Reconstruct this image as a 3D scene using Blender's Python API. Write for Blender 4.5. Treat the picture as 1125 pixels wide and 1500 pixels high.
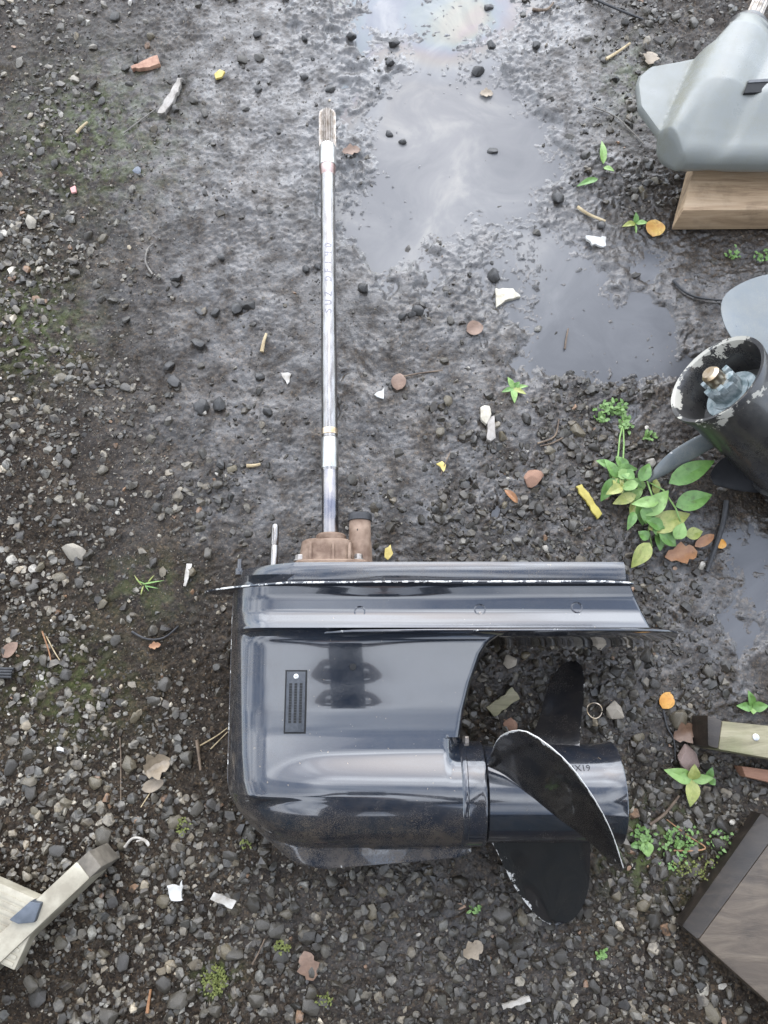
import bpy, bmesh, math, random
import numpy as np
from mathutils import Vector, Matrix, Quaternion
R = math.radians
random.seed(7); rng = np.random.default_rng(11)
for o in list(bpy.data.objects): bpy.data.objects.remove(o)
SC = bpy.context.scene
COL = SC.collection

# ------------------------------------------------------------------ camera
FPX, TILT, CAMZ = 1127.0, R(15.0), 1.05
cd = bpy.data.cameras.new('camera'); cam = bpy.data.objects.new('camera', cd); COL.objects.link(cam)
cam.location = (0, 0, CAMZ); cam.rotation_euler = (TILT, 0, 0)
cd.sensor_fit = 'VERTICAL'; cd.sensor_height = 34.6; cd.lens = 34.6 * FPX / 1500.0
cd.clip_start = 0.02; cd.clip_end = 2000
SC.camera = cam
SC.render.resolution_x, SC.render.resolution_y = 768, 1024

# ------------------------------------------------------------------ sky, sun, exposure
SUN_EL, SUN_AZ = 41.0, 2.0       # azimuth measured from +Y towards +X
w = bpy.data.worlds.new('World'); SC.world = w; w.use_nodes = True
nt = w.node_tree; nt.nodes.clear()
def N(t, tree=None, **kw):
    n = (tree or nt).nodes.new(t)
    for k, v in kw.items(): setattr(n, k, v)
    return n
wo = N('ShaderNodeOutputWorld'); bg = N('ShaderNodeBackground'); sky = N('ShaderNodeTexSky')
sky.sky_type = 'NISHITA'; sky.sun_disc = False
sky.sun_elevation = R(SUN_EL); sky.sun_rotation = R(SUN_AZ)
sky.air_density = 1.0; sky.dust_density = 0.8
# broken cloud over the whole dome, laid on a flat cloud deck (direction / height)
tc = N('ShaderNodeTexCoord'); sx = N('ShaderNodeSeparateXYZ'); nt.links.new(tc.outputs['Generated'], sx.inputs[0])
az = N('ShaderNodeMath', operation='MAXIMUM'); nt.links.new(sx.outputs[2], az.inputs[0]); az.inputs[1].default_value = 0.0
ad = N('ShaderNodeMath', operation='ADD'); nt.links.new(az.outputs[0], ad.inputs[0]); ad.inputs[1].default_value = 0.25
dv = N('ShaderNodeVectorMath', operation='DIVIDE'); nt.links.new(tc.outputs['Generated'], dv.inputs[0])
cb = N('ShaderNodeCombineXYZ')
for i in range(3): nt.links.new(ad.outputs[0], cb.inputs[i])
nt.links.new(cb.outputs[0], dv.inputs[1])
cn = N('ShaderNodeTexNoise'); cn.inputs['Scale'].default_value = 3.4; cn.inputs['Detail'].default_value = 7
cn.inputs['Roughness'].default_value = 0.55; cn.inputs['Distortion'].default_value = 0.4
of = N('ShaderNodeVectorMath', operation='ADD'); nt.links.new(dv.outputs[0], of.inputs[0]); of.inputs[1].default_value = (3.7, 1.45, 0)
nt.links.new(of.outputs[0], cn.inputs['Vector'])
cr = N('ShaderNodeMapRange'); cr.inputs[1].default_value = 0.39; cr.inputs[2].default_value = 0.62; cr.inputs[3].default_value = 0.12
nt.links.new(cn.outputs['Fac'], cr.inputs[0])
mx = N('ShaderNodeMix', data_type='RGBA'); nt.links.new(cr.outputs[0], mx.inputs[0])
# thin cloud brightens evenly towards the sun behind it
sdir = Vector((math.cos(R(SUN_EL)) * math.sin(R(SUN_AZ)), math.cos(R(SUN_EL)) * math.cos(R(SUN_AZ)), math.sin(R(SUN_EL))))
dt = N('ShaderNodeVectorMath', operation='DOT_PRODUCT'); nt.links.new(tc.outputs['Generated'], dt.inputs[0]); dt.inputs[1].default_value = sdir
dm_ = N('ShaderNodeMath', operation='MAXIMUM'); nt.links.new(dt.outputs['Value'], dm_.inputs[0]); dm_.inputs[1].default_value = 0
pw = N('ShaderNodeMath', operation='POWER'); nt.links.new(dm_.outputs[0], pw.inputs[0]); pw.inputs[1].default_value = 7
ma = N('ShaderNodeMath', operation='MULTIPLY_ADD'); nt.links.new(pw.outputs[0], ma.inputs[0]); ma.inputs[1].default_value = 0.9; ma.inputs[2].default_value = 1.0
cc = N('ShaderNodeVectorMath', operation='SCALE'); cc.inputs[0].default_value = (9.5, 10.1, 11.2); nt.links.new(ma.outputs[0], cc.inputs['Scale'])
nt.links.new(sky.outputs[0], mx.inputs[6]); nt.links.new(cc.outputs[0], mx.inputs[7])
nt.links.new(mx.outputs[2], bg.inputs['Color']); bg.inputs['Strength'].default_value = 0.15
nt.links.new(bg.outputs[0], wo.inputs['Surface'])
sl = bpy.data.lights.new('sun', 'SUN'); so = bpy.data.objects.new('sun', sl); COL.objects.link(so)
sl.energy = 0.5; sl.angle = R(66); sl.color = (1.0, 0.98, 0.95)
so.rotation_euler = (-(R(90 - SUN_EL)), 0, -R(SUN_AZ)); so.location = (0, 3, 3)
SC.view_settings.view_transform = 'Standard'; SC.view_settings.look = 'None'
SC.view_settings.exposure = 1.42; SC.view_settings.gamma = 1.0; SC.view_settings.use_curve_mapping = False

# ------------------------------------------------------------------ pixel <-> ground
CT, ST = math.cos(TILT), math.sin(TILT)
def P(px, py, z=0.0):
    """point at height z that photo pixel (px, py) looks at"""
    dx = (px - 562.5) / FPX; dy = (750 - py) / FPX
    t = (z - CAMZ) / (dy * ST - CT)
    return Vector((dx * t, (dy * CT + ST) * t, z))
def pix(x, y, z=0.0):
    zc = z - CAMZ
    d = y * ST - zc * CT; u = y * CT + zc * ST
    return 562.5 + FPX * x / d, 750 - FPX * u / d

# ------------------------------------------------------------------ numpy noise
def noise(x, y, seed=0):
    x = np.asarray(x, float); y = np.asarray(y, float)
    xi = np.floor(x).astype(np.int64); yi = np.floor(y).astype(np.int64)
    xf = x - xi; yf = y - yi
    def g(ix, iy, fx, fy):
        h = (ix * 374761393 + iy * 668265263 + seed * 974634777) & 0x7fffffff
        h = ((h ^ (h >> 13)) * 1274126177) & 0x7fffffff
        h = h ^ (h >> 16)
        a = (h % 4096) * (2 * math.pi / 4096)
        return np.cos(a) * fx + np.sin(a) * fy
    u = xf * xf * xf * (xf * (xf * 6 - 15) + 10); v = yf * yf * yf * (yf * (yf * 6 - 15) + 10)
    a = g(xi, yi, xf, yf); b = g(xi + 1, yi, xf - 1, yf); c = g(xi, yi + 1, xf, yf - 1); d = g(xi + 1, yi + 1, xf - 1, yf - 1)
    return 1.5 * ((a * (1 - u) + b * u) * (1 - v) + (c * (1 - u) + d * u) * v)
def fbm(x, y, f, octs=3, seed=0, gain=0.5):
    s = 0; a = 1
    for i in range(octs):
        s = s + a * noise(x * f, y * f, seed + i * 17); f *= 2.03; a *= gain
    return s
def sstep(a, b, x):
    t = np.clip((x - a) / (b - a), 0, 1); return t * t * (3 - 2 * t)
def blobs(px, py, L):
    s = 0
    for (cx, cy, rx, ry, wt) in L:
        s = s + wt * np.exp(-(((px - cx) / rx) ** 2 + ((py - cy) / ry) ** 2))
    return s

# ------------------------------------------------------------------ what lies where on the ground
PUD = [(640, 5, 200, 60, 1.0), (640, 130, 120, 110, .75), (640, 230, 130, 90, .85), (560, 370, 60, 60, .85), (700, 320, 150, 80, .55),
       (840, 440, 130, 75, .95), (890, 530, 90, 65, 1.0), (770, 200, 90, 70, .35), (520, 330, 60, 50, .5), (715, 718, 24, 32, 1.1),
       (970, 475, 60, 40, .55), (1105, 905, 45, 75, .9), (1105, 790, 50, 40, .8), (515, 545, 25, 25, .6), (960, 920, 30, 40, .5)]
WETB = [(480, 250, 330, 420, 1.0), (700, 350, 330, 400, 1.0), (1090, 430, 120, 120, 1.0), (950, 900, 200, 220, .9), (430, 650, 150, 160, .7),
        (650, 1380, 250, 160, .6), (600, 650, 200, 150, .6), (1090, 880, 90, 160, 1.0)]
GRA = [(40, 250, 150, 350, .55), (50, 750, 190, 330, .55), (330, 760, 130, 130, .5), (120, 1200, 320, 220, .85), (420, 1420, 380, 170, 1.0),
       (760, 1420, 320, 130, 1.0), (1000, 1250, 200, 250, .8), (890, 980, 160, 170, 1.05), (800, 720, 160, 120, .95), (680, 770, 120, 70, .6),
       (930, 180, 60, 140, .5), (640, 1030, 100, 120, .9), (880, 640, 80, 80, .7), (960, 30, 150, 60, .5), (1060, 250, 80, 60, .3)]
def fields(x, y):
    px, py = pix(x, y)
    inb = sstep(-500, -250, px) * (1 - sstep(1375, 1650, px)) * sstep(-500, -200, py)
    jx = px + 60 * fbm(x, y, 9, 4, 5, .62); jy = py + 60 * fbm(x, y, 9, 4, 6, .62)
    pud = 1.18 * blobs(jx, jy, PUD) * inb
    wet = np.clip(blobs(jx, jy, WETB), 0, 1)
    gra = np.clip(blobs(jx, jy, GRA), 0, 1.1)
    gra = np.where((px < 0) | (px > 1125) | (py > 1500) | (py < 0), np.maximum(gra, 0.55), gra)
    gra = gra * (1 - sstep(.45, .7, pud))
    return pud, wet, gra
WATER = -0.0065
def height(x, y, full=True):
    x = np.asarray(x, float); y = np.asarray(y, float)
    pud, wet, gra = fields(x, y)
    near = np.exp(-((x / 2.2) ** 2 + ((y - .5) / 2.2) ** 2))
    h = 0.007 * fbm(x, y, 2.3, 3, 21) + 0.0035 * fbm(x, y, 11, 2, 31)
    h = np.where(np.abs(pud) > .3, np.minimum(h, h * (1 - sstep(.3, .6, pud)) - 0.0074 * sstep(.3, .7, pud) - .004 * sstep(.75, 1.1, pud)), h)
    xw = x + .008 * fbm(x, y, 30, 2, 91); yw = y + .008 * fbm(x, y, 30, 2, 92)
    bil = np.abs(noise(xw * 46, yw * 46, 41)); bil2 = noise(xw * 105, yw * 105, 43) * .7
    clump = .5 + .5 * np.clip(fbm(x, y, 7, 2, 77) * 1.6, -1, 1)
    pudm = sstep(.35, .7, pud)
    amp = (1 - .25 * pudm) * (.35 + .65 * clump)
    dryc = 1 - .40 * np.clip(wet, 0, 1) * (1 - .7 * np.clip(gra, 0, 1))
    lump = amp * dryc * (0.0046 * (bil - .25) + 0.0032 * bil2)
    if full:
        crumb = np.abs(noise(xw * 150, yw * 150, 53)) * 1.3 + .8 * np.abs(noise(xw * 310, yw * 310, 54))
        lump = lump + (.35 + .65 * clump) * (.30 + .70 * dryc) * (0.0042 * (crumb - .45) + 0.0012 * noise(x * 420, y * 420, 52))
        pim = np.clip(noise(xw * 105, yw * 105, 61) - .22, 0, 1) + .7 * np.clip(noise(xw * 230, yw * 230, 62) - .2, 0, 1)
        lump = lump + sstep(.2, .5, pud + .25 * wet) * 0.0095 * pim * (.4 + .6 * clump)
    return (h + lump) * near
def gz(x, y): return float(height(np.array([x]), np.array([y]))[0])
def wz(x, y): return max(gz(x, y), WATER - 0.002)

# ------------------------------------------------------------------ material helpers
def newmat(name):
    m = bpy.data.materials.new(name); m.use_nodes = True
    t = m.node_tree; t.nodes.clear()
    out = N('ShaderNodeOutputMaterial', t); b = N('ShaderNodeBsdfPrincipled', t)
    t.links.new(b.outputs[0], out.inputs[0])
    return m, t, b
def tex(t, scale, detail=4, rough=.55, dist=0, coord='Object', vec=None):
    c = N('ShaderNodeTexCoord', t); n = N('ShaderNodeTexNoise', t)
    n.inputs['Scale'].default_value = scale; n.inputs['Detail'].default_value = detail
    n.inputs['Roughness'].default_value = rough; n.inputs['Distortion'].default_value = dist
    if vec is not None:
        mp = N('ShaderNodeMapping', t); mp.inputs['Scale'].default_value = vec
        t.links.new(c.outputs[coord], mp.inputs[0]); t.links.new(mp.outputs[0], n.inputs['Vector'])
    else: t.links.new(c.outputs[coord], n.inputs['Vector'])
    return n.outputs['Fac']
def ramp(t, fac, stops):
    r = N('ShaderNodeValToRGB', t); e = r.color_ramp.elements
    while len(e) < len(stops): e.new(.5)
    for i, (p, c) in enumerate(stops):
        e[i].position = p; e[i].color = (*c, 1) if len(c) == 3 else c
    t.links.new(fac, r.inputs[0]); return r.outputs[0]
def mixc(t, f, a, b, blend='MIX'):
    m = N('ShaderNodeMix', t, data_type='RGBA', blend_type=blend)
    for s, v in ((0, f), (6, a), (7, b)):
        if isinstance(v, (int, float)): m.inputs[s].default_value = v
        elif isinstance(v, tuple): m.inputs[s].default_value = (*v[:3], 1)
        else: t.links.new(v, m.inputs[s])
    return m.outputs[2]
def math_(t, op, a, b=0.0, clamp=False):
    m = N('ShaderNodeMath', t, operation=op); m.use_clamp = clamp
    for i, v in enumerate((a, b)):
        if isinstance(v, (int, float)): m.inputs[i].default_value = v
        else: t.links.new(v, m.inputs[i])
    return m.outputs[0]
def rng_(t, v, a, b, c=0.0, d=1.0):
    m = N('ShaderNodeMapRange', t); t.links.new(v, m.inputs[0])
    for i, k in enumerate((a, b, c, d)): m.inputs[i + 1].default_value = k
    return m.outputs[0]
def attr(t, name, out='Fac'):
    a = N('ShaderNodeAttribute', t); a.attribute_name = name; return a.outputs[out]
def bump(t, b, hgt, strength=.4, dist=.002):
    n = N('ShaderNodeBump', t); n.inputs['Strength'].default_value = strength; n.inputs['Distance'].default_value = dist
    t.links.new(hgt, n.inputs['Height']); t.links.new(n.outputs[0], b.inputs['Normal'])
def simple(name, c1, c2, scale=60, rough=.5, metal=0, bs=.3, bd=.001, spec=.5, vec=None, r2=None, lo=.35, hi=.65, bscale=None):
    m, t, b = newmat(name)
    f = tex(t, scale, 5, .6, vec=vec)
    t.links.new(ramp(t, f, [(lo, c1), (hi, c2)]), b.inputs['Base Color'])
    if r2 is None: b.inputs['Roughness'].default_value = rough
    else: t.links.new(rng_(t, f, .3, .7, rough, r2), b.inputs['Roughness'])
    b.inputs['Metallic'].default_value = metal; b.inputs['Specular IOR Level'].default_value = spec
    if bs: bump(t, b, tex(t, bscale or scale * 2.5, 4, .6, vec=vec), bs, bd)
    return m
M = {}
# wet mud: colour from noise, silty pale patches and painted sky glare, gloss from how wet the place is
m, t, b = newmat('mud')
wetA = attr(t, 'wet'); mossA = attr(t, 'moss')
c = ramp(t, tex(t, 14, 6, .65), [(.3, (.0115, .0078, .0050)), (.5, (.0225, .0158, .0102)), (.72, (.043, .0315, .0205))])
vo = N('ShaderNodeTexVoronoi', t); vo.inputs['Scale'].default_value = 330; tcv = N('ShaderNodeTexCoord', t); t.links.new(tcv.outputs['Object'], vo.inputs['Vector'])
vs = N('ShaderNodeSeparateColor', t); t.links.new(vo.outputs['Color'], vs.inputs[0])
c = mixc(t, 1.0, c, ramp(t, vs.outputs[0], [(0, (.45, .45, .46)), (.6, (1.0, 1.0, 1.0)), (.85, (1.35, 1.32, 1.3)), (1, (2.4, 2.3, 2.1))]), 'MULTIPLY')
c = mixc(t, rng_(t, tex(t, 260, 3, .6), .54, .74), c, (.055, .046, .036))
c = mixc(t, rng_(t, tex(t, 500, 2, .5), .68, .74), c, (.16, .12, .07))
c = mixc(t, math_(t, 'MULTIPLY', rng_(t, tex(t, 20, 5, .65), .30, .62, .25, 1.0), attr(t, 'silt_glare')), c, (.086, .080, .074))  # silty mud tone, also lightened to paint in sky glare
c = mixc(t, math_(t, 'MULTIPLY', rng_(t, tex(t, 55, 4), .42, .6), mossA), c, (.055, .068, .018))
t.links.new(c, b.inputs['Base Color'])
rr = math_(t, 'SUBTRACT', .62, math_(t, 'MULTIPLY', wetA, .30))
rr = math_(t, 'ADD', rr, rng_(t, tex(t, 30, 4), .3, .7, -.08, .1))
t.links.new(rr, b.inputs['Roughness'])
b.inputs['Coat IOR'].default_value = 1.45; t.links.new(math_(t, 'ADD', .12, math_(t, 'MULTIPLY', wetA, .38)), b.inputs['Specular IOR Level'])
t.links.new(wetA, b.inputs['Coat Weight'])
t.links.new(rng_(t, tex(t, 90, 4), .32, .68, .16, .50), b.inputs['Coat Roughness'])
bump(t, b, math_(t, 'SUBTRACT', tex(t, 420, 5, .7), math_(t, 'MULTIPLY', vo.outputs['Distance'], .9)), .55, .0014)
M['mud'] = m
# silty puddle water, sky glare painted into its pale tones, oil film on part
m, t, b = newmat('puddle_water')
silt_glare = tex(t, 7, 5, .6, 1.5)
c = ramp(t, silt_glare, [(.32, (.13, .128, .128)), (.52, (.165, .160, .155)), (.72, (.25, .235, .21))])
t.links.new(mixc(t, attr(t, 'silt_glare'), ramp(t, silt_glare, [(.35, (.065, .066, .070)), (.65, (.10, .10, .103))]), c), b.inputs['Base Color'])
b.inputs['Roughness'].default_value = .20; b.inputs['IOR'].default_value = 1.36
oil = attr(t, 'oil')
b.inputs['Coat Weight'].default_value = 0
try:
    t.links.new(math_(t, 'MULTIPLY', oil, rng_(t, tex(t, 5, 3, .6, 1.6), .3, .7, 260, 420)), b.inputs['Thin Film Thickness'])
    b.inputs['Thin Film IOR'].default_value = 1.40
except Exception as e: print('film', e)
bump(t, b, tex(t, 130, 3, .6), .05, .0008)
M['water'] = m
# stones: colour attribute per pebble
def stone_mat(name, random_obj=False):
    m, t, b = newmat(name)
    if random_obj:
        oi = N('ShaderNodeObjectInfo', t); c = oi.outputs['Color']
    else: c = attr(t, 'col', 'Color')
    c = mixc(t, 1.0, c, ramp(t, tex(t, 160, 5, .65), [(.3, (.62, .62, .62)), (.7, (1.25, 1.23, 1.2))]), 'MULTIPLY')
    c = mixc(t, rng_(t, tex(t, 60, 5, .65), .46, .60, 0, .85), c, (.022, .0165, .0115))
    t.links.new(c, b.inputs['Base Color'])
    t.links.new(rng_(t, tex(t, 50, 4), .35, .65, .26, .55), b.inputs['Roughness'])
    bump(t, b, tex(t, 420, 4, .65), .35, .0010)
    return m
M['gravel'] = stone_mat('gravel_stone'); M['stone'] = stone_mat('loose_stone', True)
# glossy black outboard paint with road dust and chips
def paint(name, base, dustc, rough=.09, coat=.8, chip=(.50, .48, .44), spec=.6, chipscale=75, fleck=0):
    m, t, b = newmat(name)
    du = attr(t, 'dust'); we = attr(t, 'wear')
    sp = math_(t, 'MULTIPLY', rng_(t, tex(t, 900, 3, .7), .50, .64), rng_(t, tex(t, 26, 5, .6), .32, .62))
    sm = math_(t, 'MULTIPLY', rng_(t, tex(t, 42, 6, .7), .38, .75), .55)
    dm = math_(t, 'MULTIPLY', math_(t, 'ADD', sp, sm), du, True)
    film = math_(t, 'ADD', math_(t, 'MULTIPLY', rng_(t, tex(t, 420, 4, .7), .45, .72), .10), math_(t, 'MULTIPLY', rng_(t, tex(t, 1.0, 6, .7, vec=(90, 9, 9)), .62, .8), .35))
    dm2 = math_(t, 'ADD', dm, math_(t, 'MULTIPLY', film, .6), True)
    c = mixc(t, dm2, base, dustc)
    ch = math_(t, 'MULTIPLY', math_(t, 'GREATER_THAN', math_(t, 'ADD', we, rng_(t, tex(t, chipscale, 6, .72), .3, .7, -.5, .5)), .62), math_(t, 'GREATER_THAN', we, .02))
    c = mixc(t, ch, c, chip)
    if fleck: c = mixc(t, math_(t, 'MULTIPLY', math_(t, 'GREATER_THAN', tex(t, 260, 2, .5), .735), math_(t, 'GREATER_THAN', tex(t, 16, 3), .50)), c, (.12, .095, .065))
    t.links.new(c, b.inputs['Base Color'])
    r_ = math_(t, 'ADD', rng_(t, tex(t, 8, 5, .7), .35, .65, rough * .6, rough * 1.5), math_(t, 'MULTIPLY', dm2, .55))
    r_ = math_(t, 'ADD', r_, math_(t, 'MULTIPLY', ch, .4)); t.links.new(r_, b.inputs['Roughness'])
    b.inputs['Specular IOR Level'].default_value = spec; b.inputs['Coat IOR'].default_value = 1.5
    t.links.new(math_(t, 'MULTIPLY', math_(t, 'SUBTRACT', 1.0, dm2, True), coat), b.inputs['Coat Weight'])
    b.inputs['Coat Roughness'].default_value = .03
    bump(t, b, math_(t, 'ADD', math_(t, 'MULTIPLY', tex(t, 700, 3, .6), .25), tex(t, 40, 3, .5)), .06, .001)
    return m
M['black'] = paint('black_gloss_paint', (.007, .011, .018), (.085, .064, .043), coat=.95, fleck=1)
M['blade'] = paint('black_blade_paint', (.007, .007, .008), (.050, .040, .029), rough=.10, coat=.7, spec=.6)
M['grey_unit'] = paint('grey_weathered_paint', (.175, .182, .170), (.16, .145, .085), rough=.36, spec=.45, coat=.1)
M['old_blade'] = paint('dull_grey_blade', (.085, .10, .105), (.20, .19, .16), rough=.34, coat=.15)
M['old_black'] = paint('scuffed_black_paint', (.014, .014, .016), (.10, .09, .07), rough=.25, coat=.3, chipscale=26, chip=(.34, .32, .27))
M['steel'] = simple('polished_steel', (.21, .192, .175), (.34, .325, .31), 40, .20, 1, .15, .0004, vec=(6, 1, 6), r2=.34)
M['bright'] = simple('bright_steel', (.42, .41, .39), (.58, .57, .54), 60, .34, 1, .1, .0003)
M['blued'] = simple('heat_stained_steel', (.15, .15, .175), (.33, .30, .28), 30, .22, 1, .1, .0003, r2=.35)
M['bronze'] = simple('tarnished_collar', (.45, .32, .18), (.66, .56, .44), 90, .35, 1, .2, .0005)
M['brown_steel'] = simple('stained_shaft_neck', (.25, .16, .14), (.45, .36, .33), 80, .35, 1, .2, .0004)
M['rust'] = simple('rusty_pump_alloy', (.105, .060, .036), (.25, .175, .125), 55, .62, .15, .5, .0012, r2=.8)
M['rustdark'] = simple('rusty_bolt', (.17, .14, .11), (.36, .33, .30), 120, .4, .8, .3, .0006)
M['shaded_black'] = simple('shaded_blade_black', (.006, .006, .007), (.012, .012, .013), 60, .45, 0, .1, .0005, spec=.2)  # near-black, low gloss: shade painted into the lowest blade at the right edge
M['rubber'] = simple('black_rubber', (.012, .012, .013), (.035, .034, .034), 120, .6, 0, .3, .0005)
M['plastic'] = simple('black_plastic', (.022, .025, .030), (.040, .044, .050), 200, .38, 0, .2, .0003)
M['hole'] = simple('dark_recess', (.004, .004, .004), (.007, .007, .007), 50, .8, 0, 0)
M['corroded'] = simple('corroded_blue_metal', (.13, .17, .175), (.36, .39, .385), 90, .55, .3, .6, .001)
M['white_scrape'] = simple('scraped_white_metal', (.42, .41, .38), (.68, .66, .62), 70, .5, .2, .4, .0008)
def wood(name, c1, c2, c3, vec, rough=.7, green=0, wetr=None):
    m, t, b = newmat(name)
    f = tex(t, 1.0, 6, .65, .6, vec=vec)
    c = ramp(t, f, [(.28, c1), (.5, c2), (.72, c3)])
    c = mixc(t, rng_(t, tex(t, 18, 5, .6), .52, .72, 0, .6), c, tuple(k * .45 for k in c1))
    if green: c = mixc(t, rng_(t, tex(t, 22, 5), .42, .62, 0, green), c, (.10, .12, .035))
    t.links.new(c, b.inputs['Base Color']); b.inputs['Roughness'].default_value = rough
    bump(t, b, f, .6, .002)
    return m
M['plank'] = wood('pale_sawn_plank', (.20, .13, .075), (.36, .25, .15), (.47, .35, .23), (9, 120, 60))
M['green_wood'] = wood('mossy_wood', (.11, .095, .055), (.21, .185, .11), (.29, .26, .17), (10, 90, 60), green=.35)
M['red_wood'] = wood('reddish_wood', (.16, .075, .045), (.24, .12, .07), (.30, .17, .11), (12, 90, 60))
M['old_board'] = wood('weathered_board', (.036, .025, .016), (.070, .051, .034), (.115, .088, .060), (14, 60, 40), rough=.5)
M['dark_wood'] = wood('dark_wet_wood', (.012, .009, .007), (.024, .018, .013), (.05, .037, .026), (14, 60, 40), rough=.55)
M['drift'] = wood('grey_driftwood', (.16, .14, .115), (.30, .27, .235), (.42, .39, .35), (60, 60, 14))
M['twig'] = simple('brown_twig', (.065, .042, .028), (.16, .115, .075), 90, .7)
M['twig_grey'] = simple('grey_twig', (.09, .08, .07), (.2, .18, .15), 90, .7)
M['straw'] = simple('dry_straw', (.26, .19, .10), (.44, .35, .21), 90, .7)
M['ladder'] = simple('dull_aluminium', (.23, .20, .145), (.42, .38, .29), 26, .45, .08, .25, .0006, r2=.6)
M['ladder_side'] = simple('dirty_aluminium', (.20, .18, .15), (.42, .39, .34), 22, .5, .2, .3, .0006)
M['bracket'] = simple('grey_blue_bracket', (.05, .06, .072), (.09, .10, .115), 60, .4, .2)
M['foot'] = simple('muddy_rubber_foot', (.10, .085, .065), (.18, .155, .12), 60, .75)
def leafm(name, c1, c2, scale=70, rough=.45, sss=.0):
    m, t, b = newmat(name)
    f = tex(t, scale, 5, .6)
    lc = mixc(t, rng_(t, tex(t, scale * 1.7, 4, .6), .56, .72, 0, .75), ramp(t, f, [(.3, c1), (.7, c2)]), tuple(.45 * a + .2 * q for a, q in zip(c1, (.16, .09, .04))))
    t.links.new(lc, b.inputs['Base Color']); b.inputs['Roughness'].default_value = rough
    bump(t, b, tex(t, scale * 4, 3), .4, .0008)
    return m
M['leaf_g'] = leafm('green_leaf', (.070, .150, .030), (.14, .26, .065))
M['leaf_l'] = leafm('light_green_leaf', (.13, .23, .05), (.23, .35, .11))
M['leaf_y'] = leafm('yellowing_leaf', (.18, .22, .05), (.33, .33, .10), 110)
M['leaf_o'] = leafm('orange_leaf', (.42, .17, .02), (.58, .30, .05))
M['leaf_yo'] = leafm('yellow_orange_leaf', (.34, .15, .04), (.52, .36, .10), 60)
M['leaf_b'] = leafm('brown_leaf', (.11, .062, .038), (.21, .13, .085))
M['leaf_r'] = leafm('rust_leaf', (.19, .08, .035), (.33, .17, .075))
M['leaf_t'] = leafm('tan_leaf', (.15, .115, .075), (.29, .23, .16))
M['moss'] = leafm('moss_green', (.075, .095, .018), (.17, .18, .04), 200, .7)
M['weed'] = leafm('tiny_weed_green', (.07, .14, .03), (.16, .27, .07), 200, .5)
M['cream'] = simple('cream_chip', (.30, .26, .19), (.52, .48, .39), 60, .55)
M['white'] = simple('white_scrap', (.36, .34, .30), (.58, .57, .54), 50, .5)
M['whitedirty'] = simple('dirty_white_scrap', (.24, .21, .17), (.50, .47, .42), 60, .6)
M['yellow'] = simple('yellow_strip', (.26, .20, .035), (.44, .37, .08), 60, .55)
M['yellowbit'] = simple('yellow_fragment', (.36, .27, .06), (.55, .44, .15), 90, .6)
M['brick'] = simple('orange_brick', (.22, .11, .07), (.40, .24, .16), 60, .75, 0, .6, .002)
M['pinkstone'] = simple('pinkish_stone', (.17, .115, .095), (.26, .19, .16), 50, .6, 0, .5, .001)
M['tanstone'] = simple('tan_stone', (.20, .175, .135), (.34, .30, .24), 50, .6, 0, .5, .001)
M['palestone'] = simple('pale_cream_stone', (.24, .20, .15), (.38, .33, .26), 50, .6, 0, .5, .001)
M['slate'] = simple('blue_grey_slate', (.08, .09, .105), (.14, .15, .17), 50, .35, 0, .4, .001)
M['pink'] = simple('pink_fragment', (.5, .22, .2), (.65, .34, .30), 60, .6)
M['marker'] = simple('grey_marker_ink', (.16, .15, .17), (.22, .21, .23), 60, .5, 0, 0)
M['stamp'] = simple('stamped_letters', (.004, .004, .005), (.007, .007, .008), 60, .6, 0, 0)
M['cloth'] = simple('dark_jacket_cloth', (.018, .019, .022), (.032, .033, .037), 80, .85)
M['trouser'] = simple('dark_trouser_cloth', (.022, .024, .03), (.036, .038, .046), 80, .9)
M['skin'] = simple('skin', (.36, .22, .16), (.44, .28, .21), 30, .5)
M['hair'] = simple('dark_hair', (.02, .015, .012), (.04, .03, .024), 90, .6)
M['boot'] = simple('black_boot', (.012, .012, .012), (.03, .028, .026), 60, .5)

# ------------------------------------------------------------------ object helpers
ORG = {}
def root(name, label, cat, loc, group=None):
    o = bpy.data.objects.new(name, None); COL.objects.link(o); o.location = loc; o.empty_display_size = .03
    ORG[o.name] = Vector(loc); return tag(o, label, cat, group)
def tag(o, label, cat, group=None, kind=None):
    if label: o['label'] = label
    if cat: o['category'] = cat
    if group: o['group'] = group
    if kind: o['kind'] = kind
    return o
def mk(name, verts, faces, mat, parent=None, smooth=True, sharp=35, attrs=None, origin=None, bevel=0, fix=True):
    """one mesh object; verts are world points"""
    V = np.array([tuple(v) for v in verts], float)
    if parent is not None: org = ORG[parent.name]
    else: org = Vector(origin) if origin is not None else Vector(((V[:, 0].min() + V[:, 0].max()) / 2, (V[:, 1].min() + V[:, 1].max()) / 2, V[:, 2].min()))
    me = bpy.data.meshes.new(name)
    me.from_pydata([tuple(v - np.array(org)) for v in V], [], [tuple(f) for f in faces])
    if attrs:
        for k, a in attrs.items():
            at = me.attributes.new(k, 'FLOAT', 'POINT'); at.data.foreach_set('value', np.asarray(a, np.float32))
    if fix or bevel:
        bm = bmesh.new(); bm.from_mesh(me)
        if fix: bmesh.ops.recalc_face_normals(bm, faces=bm.faces)
        if bevel:
            es = [e for e in bm.edges if len(e.link_faces) == 2 and e.calc_face_angle(0) > .6]
            bmesh.ops.bevel(bm, geom=es, offset=bevel, segments=2, profile=.6, affect='EDGES', clamp_overlap=True)
        bm.to_mesh(me); bm.free()
    if smooth:
        me.shade_smooth()
        if sharp: me.set_sharp_from_angle(angle=R(sharp))
    me.materials.append(M[mat] if isinstance(mat, str) else mat)
    o = bpy.data.objects.new(name, me); COL.objects.link(o)
    if parent is not None: o.parent = parent; ORG[o.name] = org
    else: o.location = org; ORG[o.name] = org
    return o
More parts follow.
